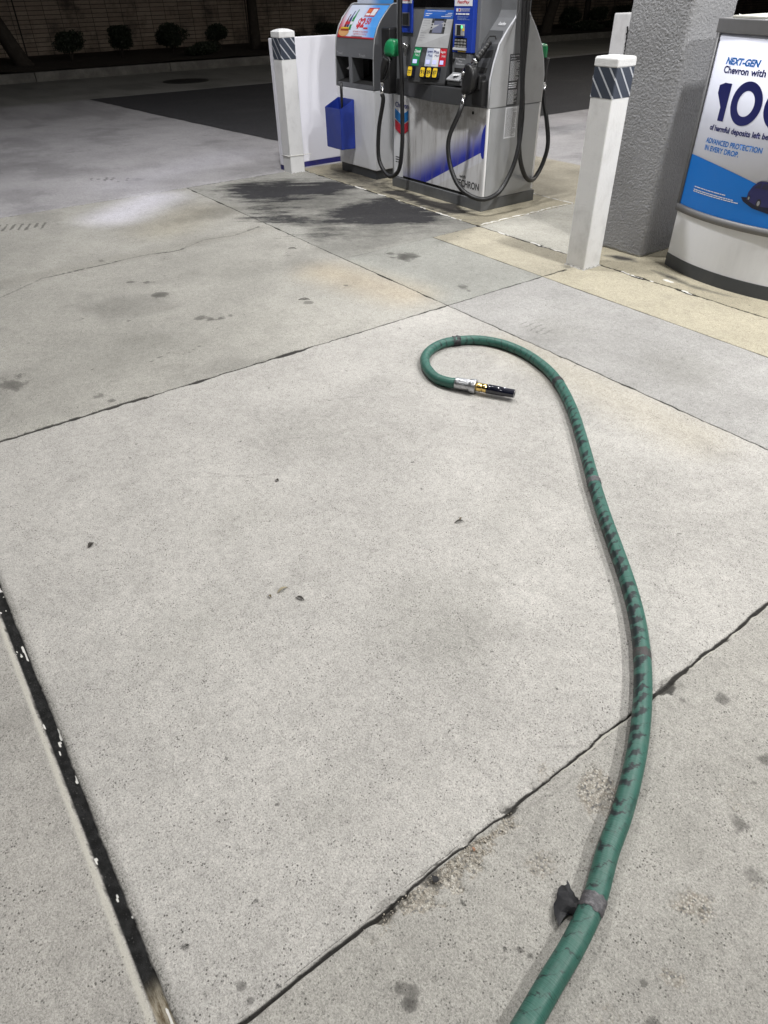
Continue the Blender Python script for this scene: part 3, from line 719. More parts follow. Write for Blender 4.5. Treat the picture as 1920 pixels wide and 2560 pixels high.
tree(-20.4, 10.5, [(0, 0, 0), (.0, .0, 1), (.05, .02, 2.3), (.1, .1, 3.6)], .155, "straight dark trunk standing just left of the striped bollard", 2)
tree(-18.9, 20.4, [(0, 0, 0), (.0, .12, .5), (.0, .55, 1.5), (0, 1.1, 2.8), (.1, 1.3, 3.6)], .20, "trunk leaning right beyond the fuel dispenser", 3)
tree(-20.6, 24.35, [(0, 0, 0), (.0, .0, 1), (.05, .05, 2.3), (.0, .1, 3.6)], .12, "thin straight trunk between shrubs on the right", 4)

# ------------------------------------------------------------------ canopy, its lamps and the added fill lights
cano = empty('canopy', (-1.5, 4, 4.7), "flat white fuel station canopy roof over the island", "canopy")
SOF = paint('canopy_soffit', (.6, .6, .6), .5, dirt=.2, bmp=0)
MB().box(-9.5, 6.5, -3.2, 18.5, 4.70, 5.5, bev=.02).build('roof', SOF, cano)
LH = paint('lamp_housing', (.5, .5, .5), .4)
for (lx, ly, wt, lb, lc) in LAMPS:
    o = empty('canopy_light', (lx, ly, 4.7), lb, 'light', 'square lights under the canopy')
    MB().box(lx-.24, lx+.24, ly-.24, ly+.24, 4.635, 4.699, bev=.01).build('housing', LH, o)
    MB().box(lx-.15, lx+.15, ly-.15, ly+.15, 4.628, 4.6345).build('lens', glow('lamp_lens', lc, 12), o)
    ld = bpy.data.lights.new('lamp', 'AREA'); ld.shape = 'SQUARE'; ld.size = .26; ld.energy = wt; ld.color = lc
    lo_ = bpy.data.objects.new('lamp', ld); COL.objects.link(lo_); lo_.parent = o; lo_.location = (0, 0, LAMP_H-4.7)

# ------------------------------------------------------------------ stucco column
def stucco_mat():
    mt, nt, b = newmat('stucco'); P = objco(nt)
    c = mixc(nt, noise(nt, P, 70, 3, .7), (.25, .252, .262), (.36, .362, .375))
    c = mixc(nt, nmath(nt, 'MULTIPLY', ramp(nt, noise(nt, P, 2.2, 5), .45, .75), .25), c, (.15, .145, .14))
    nt.links.new(c, b.inputs['Base Color']); b.inputs['Roughness'].default_value = .8; b.inputs['Specular IOR Level'].default_value = .2
    bump(nt, b, noise(nt, P, 190, 3, .6), .7, .004); return mt
STUC = stucco_mat()
cx0, cx1, cy0, cy1 = -3.215, -2.785, 4.19, 4.63
colm = empty('canopy_column', ((cx0+cx1)/2, (cy0+cy1)/2, 0), "square grey stucco column beside the poster cabinet", "column")
rc = .028; prof = []
for (qx, qy, a0) in ((cx1-rc, cy0+rc, -90), (cx1-rc, cy1-rc, 0), (cx0+rc, cy1-rc, 90), (cx0+rc, cy0+rc, 180)):
    for k in range(7): a = R(a0+15*k); prof.append((qx+rc*math.cos(a), qy+rc*math.sin(a), math.cos(a), math.sin(a)))
# resample perimeter
per = []
for a, b_ in zip(prof, prof[1:]+prof[:1]):
    L = math.dist(a[:2], b_[:2]); n = max(1, int(L/.0032))
    for i in range(n): t = i/n; per.append([a[k]+(b_[k]-a[k])*t for k in range(4)])
per = np.array(per); per = np.vstack([per, per[:1]])
zs = np.arange(.012, 2.1, .0032); S = np.concatenate([[0], np.cumsum(np.hypot(np.diff(per[:, 0]), np.diff(per[:, 1])))])
Sg, Zg = np.meshgrid(S, zs, indexing='ij')
dsp = (fbm(Sg, Zg, 175, 2, 201)-.5)*.0055+(fbm(Sg, Zg, 6, 2, 203)-.5)*.0035
dsp[-1] = dsp[0]
flare = .0+.035*np.clip((Zg-1.15)/.9, 0, 1)
CX = per[:, 0][:, None]+per[:, 2][:, None]*(dsp); CY = per[:, 1][:, None]+per[:, 3][:, None]*dsp
link('column_shaft', grid_mesh('column_shaft', CX, CY, Zg), STUC, colm)
MB().box(cx0+.002, cx1-.002, cy0+.002, cy1-.002, 2.09, 4.69).build('column_top', STUC, colm)
MB().box(cx0+.01, cx1-.01, cy0+.01, cy1-.01, .0, .03).build('base_caulk', WHITE, colm)

# ------------------------------------------------------------------ bollards
def rings_box(x0, x1, y0, y1, levels, mat, name, parent):
    """square post: levels = [(z, inset)]"""
    mb = MB(); prev = None
    for z, ins in levels:
        r_ = .008; P = []
        for (qx, qy, a0) in ((x1-ins-r_, y0+ins+r_, -90), (x1-ins-r_, y1-ins-r_, 0), (x0+ins+r_, y1-ins-r_, 90), (x0+ins+r_, y0+ins+r_, 180)):
            for k in range(4): a = R(a0+30*k); P.append((qx+r_*math.cos(a), qy+r_*math.sin(a), z))
        vs = [mb.bm.verts.new(p) for p in P]
        if prev:
            for i in range(len(vs)): mb.bm.faces.new((prev[i], prev[(i+1) % len(vs)], vs[(i+1) % len(vs)], vs[i]))
        else: mb.bm.faces.new(vs[::-1])
        prev = vs
    mb.bm.faces.new(prev); return mb.build(name, mat, parent)
def bollard(x0, y0, w, zt, label, dome, grp):
    x1, y1 = x0+w, y0+w
    o = empty('bollard', ((x0+x1)/2, (y0+y1)/2, 0), label, 'bollard', grp)
    rings_box(x0, x1, y0, y1, [(-.01, 0), (zt-.03, 0)], WHITE, 'post', o)
    e = .004
    lv = [(zt-.045, -e), (zt-.012, -e), (zt-.005, -.0015), (zt-.001, .004), (zt, .010), (zt, .05)] if not dome else [(zt-.045, -e), (zt-.004, -e), (zt+.006, .012), (zt+.014, .035), (zt+.018, .06)]
    rings_box(x0, x1, y0, y1, lv, WHITE, 'cap', o)
    b0, b1 = .968, zt-.05
    band = rings_box(x0, x1, y0, y1, [(b0, -.0015), (b1, -.0015)], NAVY, 'reflective_band', o)
    # diagonal silver stripes wrap round both faces
    mb = MB(); per_ = 4*w; H = b1-b0; sw = .0135; slope = .88
    def P_(s, z):
        s = s % per_; k = int(s//w); t = s-k*w; q = .0024
        return [(x0+t, y0-q, z), (x1+q, y0+t, z), (x1-t, y1+q, z), (x0-q, y1-t, z)][k]
    def clipseg(sa, za, sb, zb): return P_(sa, za), P_(sb, zb)
    for k in range(8):
        mb = MB(); top = k*per_/8+.025; n = 24; prevp = None
        for i in range(n+1):
            z = b1-H*i/n; sa = top+(b1-z)*slope
            row = [mb.bm.verts.new(P_(sa+sw*q/4, z)) for q in range(5)]
            if prevp:
                for q in range(4): mb.bm.faces.new((prevp[q], row[q], row[q+1], prevp[q+1]))
            prevp = row
        mb.build('stripe', SILV, band)
    # broken caulk round the foot
    mb = MB(); rnd = random.Random(int(abs(x0)*100)); A = []; N_ = 72
    for k in range(N_):
        sp0 = per_*k/N_; p = P_(sp0, 0); dx_, dy_ = p[0]-(x0+x1)/2, p[1]-(y0+y1)/2; w_ = 1+rnd.uniform(.02, .13); h_ = rnd.uniform(.001, .012)
        A.append((mb.bm.verts.new((p[0], p[1], h_)), mb.bm.verts.new(((x0+x1)/2+dx_*w_, (y0+y1)/2+dy_*w_, .001))))
    for k in range(N_): a_, c_ = A[k], A[(k+1) % N_]; mb.bm.faces.new((a_[0], a_[1], c_[1], c_[0]))
    mb.build('caulk', paint('dirty_caulk', (.45, .44, .41), .8, dirt=1.0, dcol=(.02, .02, .02), dscale=45), o)
    return o
bollard(-3.012, 3.69, .158, 1.168, "white square bollard with navy striped band, nearer the camera beside the stucco column", False, 'striped bollards at the island corners')
bollard(-6.81, 3.672, .158, 1.185, "white square bollard with navy striped band and domed cap, in front of the white board", True, 'striped bollards at the island corners')
tw = empty('tie_cord', (-6.73, 3.75, .17), "thin white cord tied round the foot of the far striped bollard", "cord")
mb = MB()
mb.tube([(-6.815, 3.668, .150), (-6.652+.004, 3.668, .163), (-6.648, 3.834, .160), (-6.75, 3.86, .16)], .0035, 6)
mb.tube([(-6.648, 3.834, .160), (-6.63, 3.87, .166), (-6.62, 3.90, .160)], .003, 6)
mb.build('cord', paint('white_cord', (.75, .74, .7), .8), tw)

wp = empty('concrete_post', (-6.65, 8.7, 0), "tall plain white post standing beyond the island, half hidden by the grey column", "post")
MB().box(-6.79, -6.79+.34, 8.55, 8.9, 0, 1.185, bev=.012).build('post_body', WHITE, wp)
mb = MB(); rnd = random.Random(3)
for k in range(26): mb.lathe((-6.515+rnd.uniform(-.01, .01)-.0012*k, 8.545, .62+k*.017), (-6.515, 8.5, .62+k*.017), [(0, .012), (.012, .011)], 8)
mb.build('chain', BLACKP, wp)

# ------------------------------------------------------------------ white board behind the left bollard
wb = empty('sign_board', (-6.87, 4.1, 0), "blank white upright board with a navy foot, behind the left bollard", "sign board")
BW = paint('board_white', (.84, .84, .90), .35, dirt=.08, dcol=(.45, .45, .5), dscale=3, bmp=.05)
MB().box(-6.93, -6.87, 3.70, 4.62, .045, 1.125, bev=.006).build('panel', BW, wb)
MB().box(-6.935, -6.865, 3.705, 4.63, .0, .044).build('foot_strip', paint('navy_foot', (.02, .02, .16), .5), wb)

# ------------------------------------------------------------------ poster cabinet on the right
CXc, RC = -2.08, 1.1; CYc = 4.075+RC
def cyl(u, z, off=0.0):
    a = u/RC; return (CXc+(RC+off)*math.sin(a), CYc-(RC+off)*math.cos(a), z)
def cylback(u, z, off=0.0):
    a = u/RC; return (CXc+(RC+off)*math.sin(a), (4.49*2-CYc)+(RC+off)*math.cos(a), z)
UL = .545
def lens(off=0.0, n=24, ul=UL):
    a = [cyl(-ul+2*ul*i/n, 0, off)[:2] for i in range(n+1)]; b_ = [cylback(ul-2*ul*i/n, 0, off)[:2] for i in range(n+1)]; return a+b_
def cshell(u0, u1, z0, z1, off, th, name, mat, parent, n=None, bev=0):
    """a slab that follows the curved front"""
    n = n or max(2, int((u1-u0)/.03)); mb = MB()
    F = [[mb.bm.verts.new(cyl(u0+(u1-u0)*i/n, z, off+o_)) for (z, o_) in ((z0, 0), (z0, -th), (z1, -th), (z1, 0))] for i in range(n+1)]
    for i in range(n):
        for k in range(4):
            f = mb.bm.faces.new((F[i][k], F[i+1][k], F[i+1][(k+1) % 4], F[i][(k+1) % 4])); f.smooth = k == 3
    mb.bm.faces.new(F[0]); mb.bm.faces.new(F[-1][::-1]); return mb.build(name, mat, parent)
pc = empty('poster_cabinet', (-2.08, 4.49, 0), "curved white cabinet with a fuel advertisement poster, right of the stucco column", "advertising cabinet")
MB().prism_z(lens(-.004), .078, 1.27).build('cabinet_body', WHITE_S, pc)
MB().prism_z(lens(.0), .0, .078).build('plinth', paint('plinth_grey', (.055, .06, .068), .5, dirt=.25), pc)
cap = MB().prism_z(lens(.014, ul=.56), 1.268, 1.333, bev=.004).build('top_rail', paint('rail_grey', (.16, .16, .165), .4), pc)
MB().prism_z(lens(-.03, ul=.50), 1.333, 1.345, bev=.003).build('lid', paint('cream_lid', (.62, .61, .55), .5, dirt=.35), pc)
mb = MB()
for u in (-.47, -.25, .0, .25, .47):
    x, y, z = cyl(u, 0, -.05); MB().lathe((x, y, 1.344), (x, y, 2), [(0, .008), (.006, .007)], 8).build('screw', KEYS, cap)
RAIL = _mc['rail_grey']
frame = cshell(-UL-.004, -UL+.022, .365, 1.268, .012, .03, 'frame_post', RAIL, pc)
cshell(UL-.022, UL+.004, .365, 1.268, .012, .03, 'frame_post', RAIL, pc)
cshell(-UL-.004, UL+.004, .345, .385, .014, .03, 'frame_rail', RAIL, pc)
# poster: white field and blue wave
UP = UL-.022
pz0, pz1 = .385, 1.268
def wave(u): # height of the wave edge
    t = (u+.544)/.536; t = max(0, min(t, 1.9)); return .668-.012*t-.055*t*t
POS = paint('poster_paper', (.68, .70, .80), .5, dirt=.03, bmp=.02, spec=.25)
poster = cshell(-UP, UP, pz0, pz1, .0025, .002, 'poster', POS, pc, n=60)
mb = MB(); n = 60
a = [mb.bm.verts.new(cyl(-UP+2*UP*i/n, pz0+.001, .0035)) for i in range(n+1)]
c = [mb.bm.verts.new(cyl(-UP+2*UP*i/n, wave(-UP+2*UP*i/n), .0035)) for i in range(n+1)]
for i in range(n): mb.bm.faces.new((a[i], a[i+1], c[i+1], c[i])).smooth = True
wv = mb.build('blue_wave', CYANB, poster, norm=False)
cm = lambda u, v: cyl(u, v, .0045)
lettering("NEXT-GEN", -.412, -.168, 1.130, 1.164, cm, MBLUE, poster, bold=.045, shear=.25, bend=.03)
lettering("Chevron with", -.414, -.120, 1.090, 1.124, cm, NAVYPR, poster, bold=.03, bend=.03)
def digit1(u0, z0, z1, w, name='lettering'):
    h = z1-z0; mb = MB(); pts = [(u0+.045, z0), (u0+.045+w, z0), (u0+.045+w, z1), (u0+.038, z1), (u0-.004, z1-.014), (u0-.004, z1-.052), (u0+.045, z1-.042)]
    mb.poly([cm(*p) for p in pts]); bmesh.ops.triangulate(mb.bm, faces=mb.bm.faces); mb.build(name, NAVYPR, poster, norm=False)
def digit0(uc, zc, ru, rz, t, name='lettering'):
    mb = MB(); n = 48; O = []
    for k in range(n):
        a = 2*math.pi*k/n; ca, sa = math.cos(a), math.sin(a)
        O.append((mb.bm.verts.new(cm(uc+ru*ca, zc+rz*sa)), mb.bm.verts.new(cm(uc+(ru-t)*ca, zc+(rz-t*.95)*sa))))
    for k in range(n): a_, c_ = O[k], O[(k+1) % n]; mb.bm.faces.new((a_[0], c_[0], c_[1], a_[1]))
    mb.build(name, NAVYPR, poster, norm=False)
digit1(-.412, .864, 1.046, .046); digit0(-.194, .963, .100, .104, .046); digit0(.022, .963, .100, .104, .046)
lettering("%", .15, .36, .866, 1.05, cm, NAVYPR, poster, bold=.04, bend=.02)
lettering("of harmful deposits left behind", -.411, .06, .804, .842, cm, NAVYPR, poster, bold=.025, bend=.03)
lettering("ADVANCED PROTECTION", -.416, -.018, .746, .774, cm, MBLUE, poster, bold=.025, bend=.03)
lettering("IN EVERY DROP.", -.411, -.150, .708, .736, cm, MBLUE, poster, bold=.025, bend=.03)
cm2 = lambda u, v: cyl(u, v, .006)
dashes(-.415, -.16, .503, .513, 1, cm2, WPRINT, poster, seed=4, fill=.5)
dashes(-.417, -.07, .478, .497, 2, cm2, WPRINT, poster, seed=5, fill=.5)
# printed car (flat picture): body, glass, wheels
carm = paint('car_print', (.02, .02, .10), .35, dirt=.1, bmp=0); carw = paint('car_glass_print', (.02, .02, .05), .3, dirt=0, bmp=0)
def flatshape(pts, mat, off, name, par): 
    mb = MB(); mb.poly([(u, v, 0) for u, v in pts]); bmesh.ops.triangulate(mb.bm, faces=mb.bm.faces); x = -.54
    while x < .54: bmesh.ops.bisect_plane(mb.bm, geom=mb.bm.verts[:]+mb.bm.edges[:]+mb.bm.faces[:], plane_co=(x, 0, 0), plane_no=(1, 0, 0)); x += .03
    for v in mb.bm.verts: v.co = Vector(cyl(v.co.x, v.co.y, off))
    return mb.build(name, mat, par, norm=False)
flatshape([(-.062, .520), (-.045, .500), (.02, .474), (.14, .458), (.3, .462), (.3, .50), (.1, .53), (-.02, .525)], paint('car_shadow_print', (.005, .008, .03), .4, dirt=0, bmp=0), .0055, 'printed_shadow', poster)
pcar = flatshape([(u*.86-.004, .50+(v-.50)*.86) for u, v in ((-.028, .512), (-.026, .56), (-.008, .598), (.018, .625), (.035, .634), (.10, .637), (.15, .622), (.2, .585), (.27, .57), (.285, .53), (.28, .5), (.12, .49), (.05, .488), (.0, .505))], carm, .0065, 'printed_car', poster)
flatshape([(.0, .578), (.017, .600), (.029, .607), (.038, .605), (.033, .580)], carw, .0075, 'printed_window', pcar)
flatshape([(.041, .580), (.046, .605), (.082, .610), (.12, .598), (.14, .576)], carw, .0075, 'printed_window', pcar)
for (u, v, rr) in ((.048, .505, .023), (-.014, .522, .014), (.20, .505, .023)):
    flatshape([(u+rr*.62*math.cos(k*.4), v+rr*math.sin(k*.4)) for k in range(16)], BLACKPR, .0078, 'printed_wheel', pcar)
    flatshape([(u+rr*.34*math.cos(k*.4), v+rr*.58*math.sin(k*.4)) for k in range(16)], STAIN, .0086, 'printed_rim', pcar)

# ------------------------------------------------------------------ waste and towel cabinet
tx0, tx1 = -6.5, -5.87
tc = empty('waste_cabinet', (-6.185, 4.5, 0), "grey and white towel and waste cabinet with curved top and a meal deal advert", "waste cabinet")
MB().box(tx0+.012, tx1-.012, 4.182, 4.80, 0, .078).build('plinth', _mc['plinth_grey'], tc)
MB().box(tx0, tx1, 4.17, 4.82, .079, .742, bev=.006).build('lower_body', WHITE_S, tc)
arc = [(4.17, .745), (4.17, .80), (4.172, .95), (4.178, 1.06), (4.191, 1.137), (4.223, 1.21), (4.268, 1.27), (4.324, 1.322), (4.377, 1.368), (4.40, 1.375), (4.60, 1.375), (4.68, 1.32), (4.76, 1.22), (4.81, 1.08), (4.82, .9), (4.82, .745)]
WG = paint('cabinet_grey', (.135, .14, .15), .4, .2, dirt=.3, dcol=(.06, .06, .06), streak=.3, bmp=.06)
# hood front is built round the two openings
sl = [(-6.492, -6.272), (-6.222, -5.884)]; sz0, sz1 = .782, .985
mb = MB()
hin = .006
for (a, b_) in ((tx0, sl[0][0]), (sl[0][1], sl[1][0]), (sl[1][1], tx1)): mb.box(a, b_, 4.17, 4.30, sz0, sz1)
mb.box(tx0, tx1, 4.17, 4.30, .745, sz0); 
mb.prism_x([(4.17, sz1)]+[p for p in arc if p[1] > sz1 and p[0] < 4.5]+[(4.60, 1.375), (4.60, sz1)], tx0, tx1)
mb.prism_x([(4.60, .745), (4.60, 1.375), (4.68, 1.32), (4.76, 1.22), (4.81, 1.08), (4.82, .9), (4.82, .745)], tx0, tx1)
mb.box(tx0, tx0+.008, 4.30, 4.60, .745, sz1); mb.box(tx1-.008, tx1, 4.30, 4.60, .745, sz1)
hood = mb.build('hood', WG, tc)
pr = [(y, z) for y, z in arc if z > .74]
for x in (tx1-.006, tx0+.006): MB().tube([(x, y-.002 if y < 4.4 else y, z) for y, z in pr], .006, 8).build('edge_trim', SILVP, hood)
for nm, (a, b_) in zip(('towel_opening', 'waste_opening'), sl):
    mb = MB()
    y0, y1 = 4.172, 4.40
    mb.poly([(a, y1, sz0), (b_, y1, sz0), (b_, y1, sz1), (a, y1, sz1)])
    mb.poly([(a+.001, y0, sz0+.001), (b_-.001, y0, sz0+.001), (b_-.001, y1, sz0+.05), (a+.001, y1, sz0+.05)])
    op = mb.build(nm, VOID, tc)
mb = MB(); rnd = random.Random(8)
pp = [(-6.335+rnd.uniform(-.022, .022), 4.24+rnd.uniform(-.02, .02), .895+rnd.uniform(-.015, .015)) for _ in range(12)]
bm = bmesh.new(); [bm.verts.new(p) for p in pp]; bmesh.ops.convex_hull(bm, input=bm.verts); mb._merge(bm)
mb.poly([(-6.355, 4.235, .905), (-6.395, 4.22, .885), (-6.375, 4.23, .878), (-6.34, 4.238, .885)])
mb.build('paper_towel', PAPER, tc)
FY = flatY(4.1685)
lettering("Towel", -6.462, -6.372, .998, 1.022, FY, LGREY, hood); lettering("Trash", -6.10, -6.0, .992, 1.016, FY, LGREY, hood)
# advert follows the curved hood: map v (distance along arc) to the profile
arcp = [(4.178, 1.06), (4.186, 1.11), (4.191, 1.137), (4.223, 1.21), (4.268, 1.27), (4.324, 1.322), (4.377, 1.368)]
def hoodpt(x, z, off):
    for (a, b_) in zip(arcp[:-1], arcp[1:]):
        if z <= b_[1] or b_ is arcp[-1]:
            t = (z-a[1])/(b_[1]-a[1]); y = a[0]+(b_[0]-a[0])*t; ny_, nz_ = -(b_[1]-a[1]), (b_[0]-a[0]); L = math.hypot(ny_, nz_)
            return (x, y+ny_/L*off, z+nz_/L*off)
def ad_mat():
    mt, nt, b = newmat('advert_print'); P = objco(nt)
    s_ = nt.nodes.new('ShaderNodeSeparateXYZ'); nt.links.new(P, s_.inputs[0])
    u = nmath(nt, 'MULTIPLY', nmath(nt, 'ADD', s_.outputs[0], 6.5), 1.6); v = nmath(nt, 'MULTIPLY', nmath(nt, 'SUBTRACT', s_.outputs[2], 1.13), 4.3)
    red = ramp(nt, nmath(nt, 'ADD', u, nmath(nt, 'MULTIPLY', v, .28)), .12, .36, True)
    blu = ramp(nt, nmath(nt, 'ADD', u, nmath(nt, 'MULTIPLY', v, .22)), .6, .95)
    c = mixc(nt, red, (.66, .72, .86), (.55, .04, .06)); c = mixc(nt, blu, c, (.08, .33, .8)); c = mixc(nt, ramp(nt, v, .02, .06, True), c, (.45, .02, .03))
    nt.links.new(c, b.inputs['Base Color']); b.inputs['Roughness'].default_value = .3; return mt
ax0, ax1 = tx0+.025, tx1-.02
def adstrip(x0, x1, z0, z1, off, mat, name, par, n=14):
    mb = MB(); A = [mb.bm.verts.new(hoodpt(x0, z0+(z1-z0)*i/n, off)) for i in range(n+1)]; B = [mb.bm.verts.new(hoodpt(x1, z0+(z1-z0)*i/n, off)) for i in range(n+1)]
    for i in range(n): mb.bm.faces.new((A[i], B[i], B[i+1], A[i+1]))
    return mb.build(name, mat, par, norm=False)
advert = adstrip(ax0, ax1, 1.128, 1.362, .003, ad_mat(), 'advert', tc)
hm = lambda o_: (lambda u, v: hoodpt(u, v, o_))
def hshape(pts, mat, off, name, par):
    mb = MB(); mb.poly([(u, v, 0) for u, v in pts]); bmesh.ops.triangulate(mb.bm, faces=mb.bm.faces)
    for z in (1.137, 1.17, 1.21, 1.24, 1.27, 1.295, 1.322, 1.345): bmesh.ops.bisect_plane(mb.bm, geom=mb.bm.verts[:]+mb.bm.edges[:]+mb.bm.faces[:], plane_co=(0, z, 0), plane_no=(0, 1, 0))
    for vv in mb.bm.verts: vv.co = Vector(hoodpt(vv.co.x, vv.co.y, off))
    return mb.build(name, mat, par, norm=False)
lettering("$2", -6.208, -6.092, 1.196, 1.272, hm(.0045), REDL, advert, bold=.05, bend=.0)
lettering("50", -6.085, -6.015, 1.228, 1.272, hm(.0045), REDL, advert, bold=.03)
hshape([(-6.085, 1.196), (-6.02, 1.196), (-6.02, 1.208), (-6.085, 1.208)], REDL, .0045, 'printed_bar', advert)
lettering("ANY ELIGIBLE HOT FOOD ITEM AND", -6.235, -6.0, 1.170, 1.182, hm(.0045), REDL, advert)
lettering("COKE PEPSI OR 7UP 20 OZ", -6.225, -6.01, 1.152, 1.164, hm(.0045), REDL, advert)
bdg = hshape([(-6.158, 1.282), (-6.005, 1.282), (-6.002, 1.342), (-6.158, 1.342)], REDL, .0045, 'printed_badge', advert)
hshape([(-6.15, 1.289), (-6.088, 1.289), (-6.088, 1.305), (-6.15, 1.305)], WPRINT, .0055, 'printed_label', bdg)
hshape([(-6.15, 1.309), (-6.088, 1.309), (-6.088, 1.334), (-6.15, 1.334)], paint('orange_print', (.7, .14, .03), .4, bmp=0), .0055, 'printed_label', bdg)
hshape([(-6.08, 1.290), (-6.012, 1.290), (-6.012, 1.335), (-6.08, 1.335)], WPRINT, .0055, 'printed_label', bdg)
for k, (bx, h_, mt_) in enumerate(((-6.385, 1.295, paint('cola_print', (.16, .01, .015), .3, bmp=0)), (-6.345, 1.318, paint('blue_bottle_print', (.03, .03, .16), .3, bmp=0)), (-6.300, 1.330, paint('green_bottle_print', (.02, .25, .06), .3, bmp=0)))):
    w_ = .017; bt = hshape([(bx-w_, 1.185), (bx+w_, 1.185), (bx+w_+.003, h_-.055), (bx+w_*.5, h_-.025), (bx+w_*.4, h_), (bx-w_*.3, h_), (bx-w_*.2, h_-.025), (bx-w_+.003, h_-.06)], mt_, .0045, 'printed_bottle', advert)
    hshape([(bx-w_, 1.222), (bx+w_, 1.224), (bx+w_+.001, 1.245), (bx-w_, 1.243)], WPRINT if k == 2 else REDL, .0052, 'printed_label', bt)
BUN = paint('bun_print', (.62, .33, .13), .5, bmp=0); 
hd_ = hshape([(-6.385+.085*math.cos(t*.35), 1.170+.034*math.sin(t*.35)) for t in range(18)], BUN, .005, 'printed_hot_dog', advert)
hshape([(-6.44, 1.176), (-6.31, 1.178), (-6.31, 1.190), (-6.44, 1.188)], paint('sausage_print', (.3, .05, .02), .4, bmp=0), .0058, 'printed_sausage', hd_)
hshape([(-6.44+.012*k, 1.193+(.007 if k % 2 else -.002)) for k in range(11)]+[(-6.31, 1.203), (-6.44, 1.203)], YELLOW, .0064, 'printed_mustard', hd_)
dashes(-6.24, -6.0, 1.136, 1.146, 2, hm(.0045), _mc['cola_print'], advert, seed=9)
# upper advert card standing on the hood
mb = MB(); n = 16
for s_ in (0,):
    A = []
    for i in range(n+1):
        t = i/n; x = tx0+.06+(tx1-tx0-.08)*t; A.append((x, 4.41, 1.378+.12*math.sin(math.pi*t)**.5+.03))
    fr = [mb.bm.verts.new((a_[0], 4.405, 1.372)) for a_ in A]+[mb.bm.verts.new((a_[0], 4.405, a_[2])) for a_ in A][::-1]
    f = mb.bm.faces.new(fr); ex = bmesh.ops.extrude_face_region(mb.bm, geom=[f]); bmesh.ops.translate(mb.bm, verts=[v for v in ex['geom'] if isinstance(v, bmesh.types.BMVert)], vec=(0, .004, 0))
mb.build('advert_card', ad_mat(), tc)

# squeegee bucket
bk = empty('squeegee_bucket', (-6.34, 4.09, .23), "blue plastic bucket with a slanted mouth hung on the waste cabinet", "bucket")
bx0, bx1, by0, by1 = -6.475, -6.2, 4.004, 4.166
mb = MB(); th = .007
def bx_ring(z0f, z0b, ins, x0o=0):
    return [(bx0+ins+x0o, by0+ins, z0f), (bx1-ins-x0o, by0+ins, z0f), (bx1-ins-x0o, by1-ins, z0b), (bx0+ins+x0o, by1-ins, z0b)]
R0 = bx_ring(.238, .234, 0, .004); R1 = bx_ring(.583, .652, 0); R2_ = bx_ring(.583, .652, th); R3 = bx_ring(.28, .28, th, .004)
rr_ = [[mb.bm.verts.new(p) for p in q] for q in (R0, R1, R2_, R3)]
mb.bm.faces.new(rr_[0][::-1]); mb.bm.faces.new(rr_[3])
for a, b_ in ((0, 1), (1, 2), (2, 3)):
    for i in range(4): mb.bm.faces.new((rr_[a][i], rr_[a][(i+1) % 4], rr_[b_][(i+1) % 4], rr_[b_][i]))
bmesh.ops.recalc_face_normals(mb.bm, faces=mb.bm.faces)
bmesh.ops.bevel(mb.bm, geom=list(mb.bm.edges), offset=.003, segments=2, affect='EDGES')
mb.build('bucket_body', BLUE, bk, norm=False)
sq = empty('squeegee', (-6.25, 4.06, .29), "black squeegee handle standing in the blue bucket", "squeegee")
MB().tube([(-6.27, 4.07, .33), (-6.262, 4.065, .5), (-6.252, 4.06, .70), (-6.248, 4.058, .795)], lambda i: (.010, .010, .013, .014)[i], 12).build('handle', BLACKP, sq)
MB().box(-6.44, -6.22, 4.05, 4.09, .30, .335, bev=.005).build('blade_head', BLACKP, sq)

# ------------------------------------------------------------------ fuel dispenser
dx0, dx1 = -5.58, -4.36
fd = empty('fuel_dispenser', (-4.97, 4.455, 0), "large grey and white fuel dispenser with blue payment panels and three hoses", "fuel dispenser")
MB().box(dx0-.005, dx1+.004, 4.155, 4.775, .0, .085, bev=.003).build('base_plinth', ZINC, fd)
MB().box(dx0, dx1-.002, 4.185, 4.745, .086, .742).build('lower_cabinet', STAIN, fd)
# front door with printed graphic
def door_mat():
    mt, nt, b = newmat('door_graphic'); P = objco(nt)
    s_ = nt.nodes.new('ShaderNodeSeparateXYZ'); nt.links.new(P, s_.inputs[0]); x, z = s_.outputs[0], s_.outputs[2]
    line = nmath(nt, 'ADD', nmath(nt, 'MULTIPLY', nmath(nt, 'ADD', x, 5.10), .475), .105)   # lower edge of the blue sweep
    d = nmath(nt, 'SUBTRACT', z, line)
    ins = ramp(nt, d, 0, .002)
    fade = nmath(nt, 'MULTIPLY', ins, ramp(nt, d, .02, .26, True))
    c = mixc(nt, fade, (.66, .66, .67), (.02, .035, .42))
    c = mixc(nt, nmath(nt, 'MULTIPLY', nmath(nt, 'MULTIPLY', ramp(nt, d, 0, -.002), ramp(nt, nmath(nt, 'ADD', d, .075), 0, .012)), .7), c, (.72, .73, .8))
    dirt = nmath(nt, 'MULTIPLY', ramp(nt, noise(nt, scalev(nt, P, (1, 1, .12)), 22, 5, .7), .42, .75), .5)
    dirt = nmath(nt, 'MAXIMUM', dirt, nmath(nt, 'MULTIPLY', nmath(nt, 'MULTIPLY', ramp(nt, noise(nt, P, 7, 6, .75), .42, .62), ramp(nt, z, .42, .68)), .55))
    c = mixc(nt, dirt, c, (.22, .19, .17)); nt.links.new(c, b.inputs['Base Color']); b.inputs['Roughness'].default_value = .35; return mt
door = MB().box(-5.44, dx1, 4.168, 4.184, .105, .742, bev=.003).build('front_door', door_mat(), fd)
MB().box(-5.44, dx1-.01, 4.172, 4.184, .087, .104).build('door_gap', VOID, fd)
MB().box(dx0, -5.446, 4.172, 4.184, .09, .742, bev=.002).build('side_strip', WHITE_S, fd)
